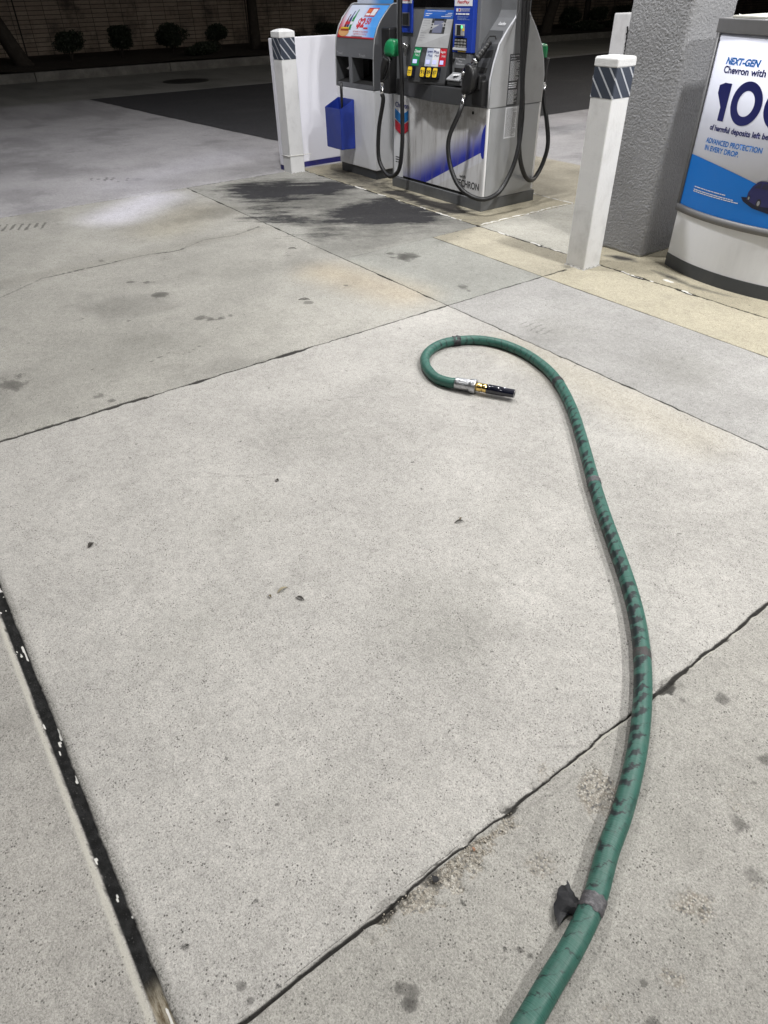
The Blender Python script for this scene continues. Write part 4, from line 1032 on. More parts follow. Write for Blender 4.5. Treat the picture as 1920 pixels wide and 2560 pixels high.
MB().box(dx1-.012, dx1+.003, 4.1665, 4.186, .1, .742, bev=.002).build('corner_strip', paint('bright_white', (.85, .85, .86), .35, dirt=.05, bmp=0), fd)
MB().box(dx1-.012, dx1+.003, 4.728, 4.748, .1, .742, bev=.002).build('corner_strip', _mc['bright_white'], fd)
MB().lathe((-4.53, 4.1675, .70), (-4.53, 4.1, .70), [(0, .012), (.002, .012)], 16).build('door_lock', VOID, door)
dm = flatY(4.1665)
lettering("TECHRON", -4.70, -4.408, .150, .205, dm, BLACKPR, door, bold=.02); lettering("with", -4.655, -4.575, .216, .243, dm, BLACKPR, door, bold=.015)
mb = MB(); mb.poly([(x, 4.1668, z) for x, z in [(-4.374, .64), (-4.374, .40), (-4.385, .392), (-4.398, .396), (-4.410, .415), (-4.416, .45), (-4.418, .50), (-4.412, .56), (-4.40, .60)]]); mb.build('printed_drop', paint('deep_blue_print', (.015, .03, .36), .4, bmp=0), door, norm=False)
# chevron emblem: word and two V bars
em = flatY(4.1655)
lx0, lx1 = -5.552, -5.357
lettering("Chevron", lx0, lx1, .650, .690, lambda u, v: (u, 4.1655 if u > -5.44 else 4.1695, v), paint('emblem_blue_print', (.01, .02, .2), .4, bmp=0), door, bold=.02)
def vbar(z, h, mat, nm):
    mb = MB(); mx = (lx0+lx1)/2; k = .045
    mb.poly([em(lx0, z), em(mx, z-k), em(mx, z-k-h), em(lx0, z-h)]); mb.poly([em(mx, z-k), em(lx1, z), em(lx1, z-h), em(mx, z-k-h)]); return mb.build(nm, mat, door, norm=False)
vbar(.640, .075, paint('emblem_mid_blue', (.0, .17, .5), .4, bmp=0), 'emblem_bar'); vbar(.555, .075, paint('emblem_red', (.5, .01, .03), .4, bmp=0), 'emblem_bar')
dashes(-5.55, -5.46, .20, .26, 3, flatY(4.1705), BLACKPR, fd, seed=3, fill=.4, name='small_print')
# side: lower panel, upper lens shaped panels and the hose pillar
SP = SILVP
MB().box(dx1-.003, dx1+.004, 4.19, 4.726, .09, .738, bev=.002).build('side_panel', SP, fd)
fr_ = [(4.166, .745), (4.168, .93), (4.193, 1.03), (4.239, 1.149), (4.31, 1.23), (4.381, 1.30), (4.405, 1.345)]
bk_ = [(4.744, .745), (4.742, .93), (4.717, 1.03), (4.68, 1.12), (4.612, 1.219), (4.53, 1.31), (4.505, 1.345)]
wing = MB().prism_x([(y, z) for y, z in fr_]+[(4.405, 2.2), (4.505, 2.2)]+[(y, z) for y, z in bk_[::-1]], -4.578, dx1).build('end_housing', GREYP, fd)
MB().prism_x([(y+.006, z) for y, z in fr_[:-1]]+[(4.379, 1.298), (4.379, .745)], dx1-.001, dx1+.004).build('end_panel', LGREY, wing)
MB().prism_x([(4.53, .745), (4.53, 1.30)]+[(y-.006, z) for y, z in bk_[::-1][1:]], dx1-.001, dx1+.005).build('end_panel', LGREY, wing)
MB().prism_x([(4.38, .745), (4.38, 2.2), (4.525, 2.2), (4.525, .745)], dx1-.001, dx1+.002).build('hose_pillar', GREYP, wing)
rd = MB().tube([(dx1-.004, y-.001, z) for y, z in fr_]+[(dx1-.004, 4.402, 1.6)], .0065, 8).build('bright_edge', paint('bright_edge_trim', (.55, .56, .6), .4, .0, bmp=0), wing)
MB().tube([(dx1-.002, y+.001, z) for y, z in bk_], .006, 8).build('bright_edge', _mc['bright_edge_trim'], wing)
# safety labels on the side
lb = MB().box(dx1+.002, dx1+.0056, 4.35, 4.462, .745, 1.082).build('warning_label', DGREY, wing)
fx_ = flatX(dx1+.0062)
lettering("Warning: Gasoline", 4.358, 4.445, 1.062, 1.074, fx_, WPRINT, lb); lettering("and its vapors", 4.358, 4.42, 1.045, 1.056, fx_, WPRINT, lb)
dashes(4.358, 4.455, .91, 1.038, 20, fx_, WPRINT, lb, seed=21, fill=.4); dashes(4.358, 4.44, .86, .90, 3, fx_, WPRINT, lb, seed=22, fill=.5); dashes(4.358, 4.455, .755, .85, 14, fx_, WPRINT, lb, seed=23, fill=.4)
lb2 = MB().box(dx1+.004, dx1+.0062, 4.35, 4.475, .52, .735).build('notice_label', WPRINT, fd)
dashes(4.357, 4.468, .53, .728, 26, flatX(dx1+.0072), BLACKPR, lb2, seed=24, fill=.35)
# tower behind the console
MB().box(dx0, -4.546, 4.205, 4.705, .743, 2.25, bev=.006).build('tower', GREYP, fd)
MB().box(dx0-.03, dx1+.02, 4.18, 4.73, 2.25, 2.6, bev=.02).build('header', WHITE_S, fd)
MB().box(-5.36, -4.81, 4.199, 4.204, 1.36, 1.95).build('display_glass', paint('black_glass', (.004, .004, .005), .12, dirt=.05, bmp=0), fd)
# curved skirt under the console
def skY(x):
    T_ = [(-5.58, 4.19), (-5.44, 4.175), (-5.2, 4.115), (-4.94, 4.075), (-4.80, 4.08), (-4.61, 4.09), (-4.43, 4.12), (-4.37, 4.15)]
    for (a, b_) in zip(T_[:-1], T_[1:]):
        if x <= b_[0]: return a[1]+(b_[1]-a[1])*max(0, x-a[0])/(b_[0]-a[0])
    return T_[-1][1]
n = 30; sx0_, sx1_ = -5.565, -4.385; P_s = [(sx0_+(sx1_-sx0_)*i/n, skY(sx0_+(sx1_-sx0_)*i/n)) for i in range(n+1)]
mb = MB().prism_z(P_s+[(sx1_, 4.2), (sx0_, 4.2)], .748, .862, bev=.004)
skirt = mb.build('skirt', DGREY, fd)
# console
Lp = [(4.19, 1.36), (4.185, 1.347), (4.171, 1.287), (4.089, 1.106), (4.054, 1.021), (4.026, .88), (4.034, .866), (4.204, .866), (4.204, 1.36)]
Rp = [(4.196, 1.36), (4.194, 1.347), (4.19, 1.292), (4.143, 1.10), (4.129, .985), (4.105, .88), (4.107, .866), (4.204, .866), (4.204, 1.36)]
qx0, qx1 = -5.175, -4.835
cons = MB().loft([(qx0-.01*(k in (3, 4, 5, 6)), y, z) for k, (y, z) in enumerate(Lp)], [(qx1+.02*(k in (4, 5, 6)), y, z) for k, (y, z) in enumerate(Rp)]).build('console', DGREY, fd)
def conp(t, z, off=0.0):
    """point on the console face: t 0..1 left to right, z height"""
    def prf(P_):
        Q = P_[1:6]
        for (a, b_) in zip(Q[:-1], Q[1:]):
            if z >= b_[1] or b_ is Q[-1]:
                s_ = (z-a[1])/(b_[1]-a[1]); return a[0]+(b_[0]-a[0])*s_
    y = prf(Lp)*(1-t)+prf(Rp)*t
    return (qx0+(qx1-qx0)*t, y-off, z+off*.35)
def conpatch(t0, t1, z0, z1, off, mat, name, par, zc=()):
    zs_ = sorted({z0, z1, *[z for z in (1.287, 1.2, 1.106, 1.021) if z0 < z < z1], *zc}); mb = MB()
    A = [mb.bm.verts.new(conp(t0, z, off)) for z in zs_]; B = [mb.bm.verts.new(conp(t1, z, off)) for z in zs_]
    for i in range(len(zs_)-1): mb.bm.faces.new((A[i], B[i], B[i+1], A[i+1]))
    return mb.build(name, mat, par, norm=False)
conpatch(.0, 1, 1.291, 1.345, .002, BLUEB, 'help_label', cons)
cmh = lambda o_: (lambda u, v: conp(u, v, o_))
dashes(.06, .42, 1.302, 1.325, 2, cmh(.003), WPRINT, cons, seed=31, fill=.4); dashes(.6, .96, 1.298, 1.328, 3, cmh(.003), WPRINT, cons, seed=32, fill=.4); dashes(.1, .8, 1.333, 1.341, 1, cmh(.003), WPRINT, cons, seed=33, fill=.4)
face = conpatch(.0, 1, 1.108, 1.289, .003, LGREY, 'console_face', cons)
# screen with black surround and side keys
conpatch(.33, .80, 1.196, 1.288, .0045, DGREY, 'screen_bezel', cons); scr = conpatch(.42, .72, 1.200, 1.276, .006, SCREEN, 'screen', cons)
conpatch(.42, .72, 1.276, 1.288, .0062, BLACKP, 'screen_shade', cons)
mb = MB()
for tt in (.355, .76):
    for k in range(4):
        z = 1.208+k*.019; mb = MB(); mb.poly([conp(tt, z, .0075), conp(tt+.04, z, .0075), conp(tt+.04, z+.010, .0075), conp(tt, z+.010, .0075)]); mb.build('soft_key', BLACKP, cons, norm=False)
dashes(.05, .27, 1.14, 1.28, 9, cmh(.0045), paint('grey_print', (.2, .2, .22), .5, bmp=0), cons, seed=34, fill=.18)
# price flags
for (a, b_, mt_, tx, tc_) in ((.02, .23, GREENL, "Diesel\nNo.2", WPRINT), (.40, .60, paint('pale_blue_print', (.45, .5, .62), .4, bmp=0), "Supreme\nPlus", NAVYPR), (.60, .79, WPRINT, "Plus\nMid", NAVYPR), (.80, .99, REDL, "Regular\nUnlead", WPRINT)):
    p_ = conpatch(a, b_, .985, 1.104, .003, mt_, 'price_flag', cons)
    l1, l2 = tx.split("\n"); lettering(l1, a+.02, b_-.02, 1.070, 1.090, cmh(.0045), tc_, p_, bold=.02); lettering(l2, a+.06, b_-.02, 1.048, 1.064, cmh(.0045), tc_, p_)
    conpatch(a+.03, b_-.06, 1.0, 1.026, .0045, glow('price_display', (.5, .52, .9), .35), 'price_window', p_)
# grade buttons
for (t_, s_) in ((.07, "D"), (.44, "91"), (.62, "89"), (.80, "87")):
    w_ = .098; z0, z1 = .900, .972
    mb = MB(); A = [Vector(conp(t_-w_, z0, .004)), Vector(conp(t_+w_, z0, .004)), Vector(conp(t_+w_, z1+.012, .004)), Vector(conp(t_-w_, z1+.012, .004))]
    Bq = [Vector(conp(t_-w_*.9, z0+.004, .026)), Vector(conp(t_+w_*.9, z0+.004, .026)), Vector(conp(t_+w_*.9, z1+.006, .022)), Vector(conp(t_-w_*.9, z1+.006, .022))]
    mb.loft(A, Bq); bmesh.ops.recalc_face_normals(mb.bm, faces=mb.bm.faces); bmesh.ops.bevel(mb.bm, geom=list(mb.bm.edges), offset=.004, segments=3, affect='EDGES')
    gb = mb.build('grade_button', GLOSSB, cons)
    mb = MB(); f_ = lambda u, v: conp(u, v, .0275)
    pts = [(t_-w_*.62, z0+.014), (t_-w_*.45, z0+.008), (t_+w_*.45, z0+.008), (t_+w_*.62, z0+.014), (t_+w_*.62, z1-.008), (t_+w_*.45, z1-.002), (t_-w_*.45, z1-.002), (t_-w_*.62, z1-.008)]
    mb.poly([f_(*p) for p in pts]); yl = mb.build('button_label', YELLOW, gb, norm=False)
    fl_ = lambda u, v: conp(u, v, .0285)
    if s_ == "D":
        lettering("Diesel", t_-w_*.5, t_+w_*.5, .940, .950, fl_, BLACKPR, gb, bold=.02); lettering("No. 2", t_-w_*.4, t_+w_*.4, .926, .937, fl_, BLACKPR, gb)
    else: lettering(s_, t_-w_*.48, t_+w_*.48, .926, .953, fl_, BLACKPR, gb, bold=.02)
    dashes(t_-w_*.3, t_+w_*.3, .915, .921, 1, fl_, BLACKPR, gb, seed=41)
# payment column
pm = MB().box(-4.805, -4.585, 4.165, 4.204, 1.085, 1.75, bev=.004).build('payment_panel', BLUEL, fd)
pf = flatY(4.1625)
def patch(x0, x1, z0, z1, mat, name, par, Y=4.1635): return MB().box(x0, x1, Y, Y+.004, z0, z1).build(name, mat, par)
patch(-4.795, -4.60, 1.372, 1.43, WPRINT, 'brand_label', pm, 4.1632)
lettering("FastPay", -4.765, -4.63, 1.382, 1.405, flatY(4.1622), REDL, pm, bold=.02, shear=.15)
patch(-4.775, -4.755, 1.338, 1.358, WPRINT, 'icon', pm); patch(-4.748, -4.728, 1.338, 1.358, WPRINT, 'icon', pm); patch(-4.745, -4.731, 1.342, 1.355, REDL, 'icon', pm, 4.1625)
dashes(-4.722, -4.62, 1.338, 1.358, 3, pf, WPRINT, pm, seed=51, fill=.35); dashes(-4.775, -4.62, 1.318, 1.332, 1, pf, WPRINT, pm, seed=52, fill=.7); dashes(-4.76, -4.62, 1.285, 1.31, 3, pf, paint('pale_print', (.3, .4, .6), .5, bmp=0), pm, seed=53, fill=.3)
cr_ = MB().box(-4.768, -4.668, 4.150, 4.164, 1.19, 1.262, bev=.004).build('card_reader', SILVP, pm)
patch(-4.745, -4.70, 1.195, 1.258, VOID, 'card_slot', cr_, 4.1485); patch(-4.697, -4.683, 1.238, 1.255, LED, 'status_light', cr_, 4.1485); patch(-4.68, -4.662, 1.222, 1.238, YELLOW, 'sticker', cr_, 4.1485)
kp = MB(); kx0, kx1, kz0, kz1 = -4.782, -4.640, 1.098, 1.178
kp.poly([(kx0, 4.1638, kz0), (kx1, 4.1638, kz0), (kx1, 4.1638, kz1), (kx0, 4.1638, kz1)]); kp.build('keypad_recess', BLACKP, pm)
mb = MB()
for r_ in range(3):
    for c_ in range(4): MB().box(-4.774+c_*.034, -4.774+c_*.034+.024, 4.156, 4.163, 1.118+r_*.019, 1.118+r_*.019+.012, bev=.002).build('key', paint('keypad_keys', (.25, .25, .24), .4, bmp=0), pm)
MB().prism_x([(4.163, 1.098), (4.145, 1.103), (4.150, 1.115), (4.163, 1.117)], kx0, kx1).build('keypad_ledge', LGREY, pm)
patch(-4.74, -4.65, 1.088, 1.096, YELLOW, 'sticker', pm)
# receipt panel
rp = MB().box(-4.805, -4.60, 4.17, 4.204, .90, 1.080, bev=.004).build('receipt_panel', GREYP, fd)
rf = flatY(4.1685)
for i, (s_, a_, b_) in enumerate((("We", -4.725, -4.695), ("Appreciate", -4.765, -4.655), ("Your", -4.732, -4.688), ("Business", -4.757, -4.663))): lettering(s_, a_, b_, 1.056-i*.0165, 1.067-i*.0165, rf, WPRINT, rp)
MB().box(-4.775, -4.645, 4.1675, 4.172, .945, .985).build('receipt_slot', VOID, rp)
tr = MB().prism_x([(4.17, .90), (4.10, .905), (4.10, .915), (4.17, .955)], -4.79, -4.64, bev=.002).build('receipt_tray', SILVP, rp)
MB().lathe((-4.71, 4.13, .94), (-4.71, 4.128, 1), [(0, .03), (.004, .028)], 18).build('paper_receipt', PAPER, tr)
MB().lathe((-4.79, 4.17, 1.035), (-4.79, 4.1, 1.035), [(0, .014), (.012, .012)], 14).build('call_button', BLACKP, rp)
MB().box(-4.80, -4.60, 4.12, 4.17, .872, .899, bev=.006).build('ledge', GREYP, rp)
# left payment strip
lp = MB().box(-5.50, -5.345, 4.19, 4.204, 1.19, 1.75, bev=.003).build('left_panel', BLUEL, fd)
patch(-5.495, -5.35, 1.385, 1.43, WPRINT, 'brand_label', lp, 4.1885); lettering("FastPay", -5.475, -5.37, 1.395, 1.412, flatY(4.187), REDL, lp, bold=.02, shear=.15)
MB().box(-5.475, -5.378, 4.182, 4.19, 1.235, 1.325, bev=.003).build('scanner_window', paint('scanner_frame', (.1, .1, .12), .3, bmp=0), lp)
patch(-5.465, -5.388, 1.243, 1.317, VOID, 'scanner_glass', lp, 4.1808)
mb = MB().lathe((-5.46, 4.203, 1.10), (-5.46, 4.1, 1.10), [(0, .022), (.012, .02), (.02, .012)], 16).lathe((-5.41, 4.203, 1.095), (-5.41, 4.1, 1.095), [(0, .016), (.03, .014)], 14)
mb.box(-5.425, -5.405, 4.17, 4.173, 1.03, 1.085, bev=.001); mb.box(-5.41, -5.395, 4.166, 4.169, 1.04, 1.09, bev=.001); mb.build('key_lock', KEYS, fd)
MB().lathe((-5.50, 4.204, .87), (-5.50, 4.1, .87), [(0, .01), (.003, .01)], 12).build('door_lock', VOID, fd)
# right nozzle boot set into the curved housing
def whY(z):
    for (a, b_) in zip(fr_[:-1], fr_[1:]):
        if z <= b_[1]: return a[0]+(b_[0]-a[0])*(z-a[1])/(b_[1]-a[1])
    return fr_[-1][0]
mb = MB(); zz_ = [.748, .85, .93, 1.03, 1.10, 1.149, 1.19, 1.225]
lo_x = [-4.572, -4.56, -4.545, -4.54, -4.54, -4.545, -4.552, -4.562]; hi_x = [-4.374, -4.374, -4.374, -4.376, -4.378, -4.378, -4.380, -4.400]
A = [mb.bm.verts.new((x, whY(z)-.004, z)) for x, z in zip(lo_x, zz_)]; B = [mb.bm.verts.new((x, whY(z)-.004, z)) for x, z in zip(hi_x, zz_)]
A2 = [mb.bm.verts.new((x, whY(z)+.01, z)) for x, z in zip(lo_x, zz_)]; B2 = [mb.bm.verts.new((x, whY(z)+.01, z)) for x, z in zip(hi_x, zz_)]
for i in range(len(zz_)-1):
    mb.bm.faces.new((A[i], B[i], B[i+1], A[i+1])); mb.bm.faces.new((B[i], B2[i], B2[i+1], B[i+1])); mb.bm.faces.new((A2[i], A[i], A[i+1], A2[i+1]))
mb.bm.faces.new((A[-1], B[-1], B2[-1], A2[-1]))
boot = mb.build('nozzle_boot', DGREY, wing)
mb = MB(); hp = [(-4.495, 1.09), (-4.515, 1.15), (-4.516, 1.179), (-4.506, 1.193), (-4.446, 1.195), (-4.42, 1.178), (-4.398, 1.10), (-4.40, 1.04), (-4.42, .97), (-4.53, .97), (-4.53, 1.04)]
mb.poly([(x, whY(z)-.0062, z) for x, z in hp]); bmesh.ops.triangulate(mb.bm, faces=mb.bm.faces); mb.build('boot_opening', VOID, boot, norm=False)
MB().box(-4.535, -4.405, 4.10, 4.166, .866, .96, bev=.008).build('boot_cradle', BLACKP, boot)
tgm = lambda u, v: (u, whY(v)-.0035, v)
gl_ = MB(); gl_.poly([tgm(-4.50, 1.252), tgm(-4.41, 1.252), tgm(-4.41, 1.280), tgm(-4.50, 1.280)]); gl_ = gl_.build('fuel_label', GREYP, wing, norm=False)
lettering("Gasoline", -4.492, -4.418, 1.257, 1.275, lambda u, v: (u, whY(v)-.0055, v), WPRINT, gl_, bold=.02)
# left boot
MB().box(-5.70, -5.585, 4.13, 4.28, .745, 1.22, bev=.01).build('nozzle_boot', BLACKP, fd)
MB().box(-5.64, -5.585, 4.20, 4.70, .0, .744, bev=.004).build('side_panel', STAIN, fd)
MB().box(-5.64, -5.585, 4.285, 4.70, .746, 2.2, bev=.01).build('end_housing', GREYP, fd)
MB().box(-4.62, -4.50, 4.746, 4.80, .76, 1.18, bev=.01).build('nozzle_boot', BLACKP, fd)

# ---- nozzles with their hoses
HR = .0180
def hang(name, pts, label, cover, A, parts_dir, grp='fuel nozzles on the dispenser'):
    """A: list of points spout tip -> collar -> body top -> body bottom -> swivel end"""
    o = empty(name, pts[0], label, 'fuel nozzle', grp)
    tip, col_, top_, bot_, end_ = [Vector(p) for p in A]
    H_ = catmull([end_]+[Vector(p) for p in pts], 10)
    MB().tube(H_, HR, 14).build('hose', BLACKR, o)
    d = (end_-bot_); L = d.length
    MB().lathe(bot_, end_, [(0, .013), (.012, .0165), (L*.45, .0165), (L*.45, .013), (L*.55, .013), (L*.55, .018), (L, .0165), (L+.012, .0145)], 16).build('swivel', CHROME, o)
    mb = MB().tube(catmull([bot_, bot_.lerp(top_, .5)+Vector((0, -.012, 0)), top_], 6), lambda i: .024+.020*(i/12), 12)
    body = mb.build('nozzle_body', BLACKP, o)
    side = (top_-bot_).cross(Vector((0, 1, 0))).normalized()
    g = [bot_+Vector((0, -.01, 0)), bot_.lerp(top_, .15)-side*.0+Vector((.06*parts_dir, -.02, -.01)), bot_.lerp(top_, .5)+Vector((.082*parts_dir, -.022, 0)), bot_.lerp(top_, .85)+Vector((.05*parts_dir, -.01, .01)), top_]
    MB().tube(catmull(g, 6), .009, 8).build('hand_guard', BLACKP, o)
    g2 = [bot_.lerp(top_, .2)+Vector((.02*parts_dir, -.015, 0)), bot_.lerp(top_, .55)+Vector((.048*parts_dir, -.018, 0)), bot_.lerp(top_, .9)+Vector((.015*parts_dir, -.01, 0))]
    MB().tube(catmull(g2, 6), .009, 8).build('trigger', BLACKP, o)
    return o, tip, col_, top_, bot_
# right front: black nozzle with ribbed vapour boot
nz, tip, colr, top_, bot_ = hang('fuel_nozzle', [(-4.545, 4.03, .70), (-4.60, 3.985, .52), (-4.555, 3.98, .33), (-4.42, 3.985, .19), (-4.25, 4.04, .135), (-4.22, 4.20, .160), (-4.22, 4.32, .285), (-4.225, 4.39, .44), (-4.255, 4.436, .62), (-4.27, 4.44, .78), (-4.28, 4.42, .95), (-4.30, 4.39, 1.41), (-4.34, 4.42, 2.2)],
     "black fuel nozzle with ribbed boot and chrome collar in the right holder", None,
     [(-4.43, 4.20, 1.16), (-4.46, 4.12, 1.08), (-4.50, 4.085, 1.005), (-4.535, 4.075, .845), (-4.545, 4.065, .765)], 1)
ax_ = [Vector((-4.432, 4.21, 1.165)), Vector((-4.468, 4.115, 1.055))]; L = (ax_[1]-ax_[0]).length
prf = [(0, .012)]
for k in range(6): prf += [(L*(k+.1)/6, .017+.0012*k), (L*(k+.55)/6, .0225+.001*k), (L*(k+.9)/6, .017+.0012*k)]
prf.append((L, .02)); MB().lathe(ax_[0], ax_[1], prf, 18).build('vapor_boot', BLACKR, nz)
MB().lathe(ax_[1], (-4.50, 4.085, 1.0), [(0, .018), (.004, .024), (.02, .025), (.024, .019), (.045, .021), (.06, .018)], 18).build('collar', CHROME, nz)
MB().tube(catmull([(-4.49, 4.075, 1.02), (-4.515, 4.062, .985), (-4.535, 4.058, .93)], 6), lambda i: .024+.006*math.sin(i/12*3.14), 12).build('valve_cap', GLOSSB, nz)
MB().lathe((-4.522, 4.04, .972), (-4.522, 3.98, .972), [(0, .015), (.012, .014), (.012, .008), (.014, .008)], 16).build('badge', KEYS, nz)
NZ_RIGHT = nz
# left: green cover
nz, tip, colr, top_, bot_ = hang('fuel_nozzle', [(-5.545, 4.03, .70), (-5.615, 4.03, .48), (-5.625, 4.03, .25), (-5.53, 4.03, .140), (-5.42, 4.03, .122), (-5.31, 4.03, .205), (-5.27, 4.03, .40), (-5.266, 4.03, .60), (-5.278, 4.03, .90), (-5.294, 4.03, 1.41), (-5.34, 4.2, 2.2)],
     "fuel nozzle with a bright green cover in the left holder", None,
     [(-5.45, 4.14, 1.16), (-5.44, 4.08, 1.12), (-5.43, 4.0, 1.03), (-5.515, 4.005, .86), (-5.545, 4.02, .76)], 1)
def cover(pts, w, par, mat=GREEN, name='nozzle_cover'):
    bm_ = bmesh.new(); r_ = random.Random(5)
    for p in pts: bm_.verts.new(p)
    bmesh.ops.convex_hull(bm_, input=bm_.verts)
    bmesh.ops.subdivide_edges(bm_, edges=bm_.edges[:], cuts=2, use_grid_fill=True)
    for v in bm_.verts: v.co += Vector((r_.uniform(-1, 1), r_.uniform(-1, 1), r_.uniform(-1, 1)))*.0025
    bmesh.ops.smooth_vert(bm_, verts=bm_.verts, factor=.4, use_axis_x=True, use_axis_y=True, use_axis_z=True)
    for f in bm_.faces: f.smooth = True
    mb = MB(); mb._merge(bm_); return mb.build(name, mat, par)
cover([(-5.47+dx_, 3.99+dy_, z_) for (dx_, dy_, z_) in ((0, 0, 1.03), (.12, 0, 1.035), (.13, 0, 1.09), (.12, .02, 1.155), (.05, .02, 1.160), (.02, 0, 1.135), (0, 0, 1.08), (0, .10, 1.04), (.12, .10, 1.04), (.13, .10, 1.15), (.03, .10, 1.15))], .1, nz)
cover([(x, y, z) for y in (4.035, 4.095) for (x, z) in ((-4.522, 1.015), (-4.485, 1.035), (-4.435, 1.02), (-4.415, .96), (-4.43, .87), (-4.475, .835), (-4.545, .832))], .1, NZ_RIGHT, BLACKP, 'nozzle_shell')
MB().box(-4.56, -4.38, 4.11, 4.166, .755, .93, bev=.012).build('hose_rest', BLACKP, boot)
# far side: green cover seen past the right end
nz, tip, colr, top_, bot_ = hang('fuel_nozzle', [(-4.50, 4.92, .74), (-4.44, 4.92, .60), (-4.40, 4.93, .42), (-4.40, 4.90, .28), (-4.36, 4.78, .185), (-4.30, 4.65, .185), (-4.27, 4.54, .25), (-4.265, 4.46, .40), (-4.262, 4.425, .60), (-4.265, 4.425, .80), (-4.275, 4.418, .98), (-4.29, 4.42, 1.41), (-4.34, 4.46, 2.2)],
     "fuel nozzle with a green cover hanging on the far side of the dispenser", None,
     [(-4.52, 4.83, 1.10), (-4.52, 4.88, 1.06), (-4.525, 4.91, 1.02), (-4.515, 4.92, .86), (-4.508, 4.92, .80)], -1)
cover([(-4.62+dx_, 4.84+dy_, z_) for (dx_, dy_, z_) in ((0, 0, 1.0), (.09, 0, .99), (.09, 0, 1.11), (0, 0, 1.12), (0, .10, .99), (.095, .10, .985), (.10, .10, 1.09), (.085, .09, 1.115), (0, .09, 1.12))], .1, nz)

# ------------------------------------------------------------------ the green hose on the slab
HQ = [(-2.114, 1.936), (-2.154, 1.916), (-2.233, 1.908), (-2.342, 1.943), (-2.434, 2.009), (-2.489, 2.099), (-2.505, 2.198), (-2.475, 2.287), (-2.418, 2.366), (-2.311, 2.422), (-2.165, 2.435), (-2.014, 2.405), (-1.89, 2.356), (-1.758, 2.278), (-1.596, 2.16), (-1.41, 2.004), (-1.239, 1.855), (-1.071, 1.714), (-.919, 1.594), (-.787, 1.488), (-.674, 1.386), (-.58, 1.284), (-.495, 1.174), (-.419, 1.058), (-.363, .955), (-.321, .866), (-.287, .779), (-.24, .679), (-.211, .585), (-.192, .497), (-.169, .396), (-.14, .25), (-.10, .05), (-.03, -.2), (.1, -.5)]
r0 = .0238
HP = catmull([(x, y, r0-.001+(.009 if i == 0 else .005 if i == 1 else 0)) for i, (x, y) in enumerate(HQ)], 10)
gh = empty('green_hose', (-1.2, 1.3, 0), "thick green rubber hose lying curled on the concrete with metal coupling and black tip", "hose")
HOSE_DARK = -.25
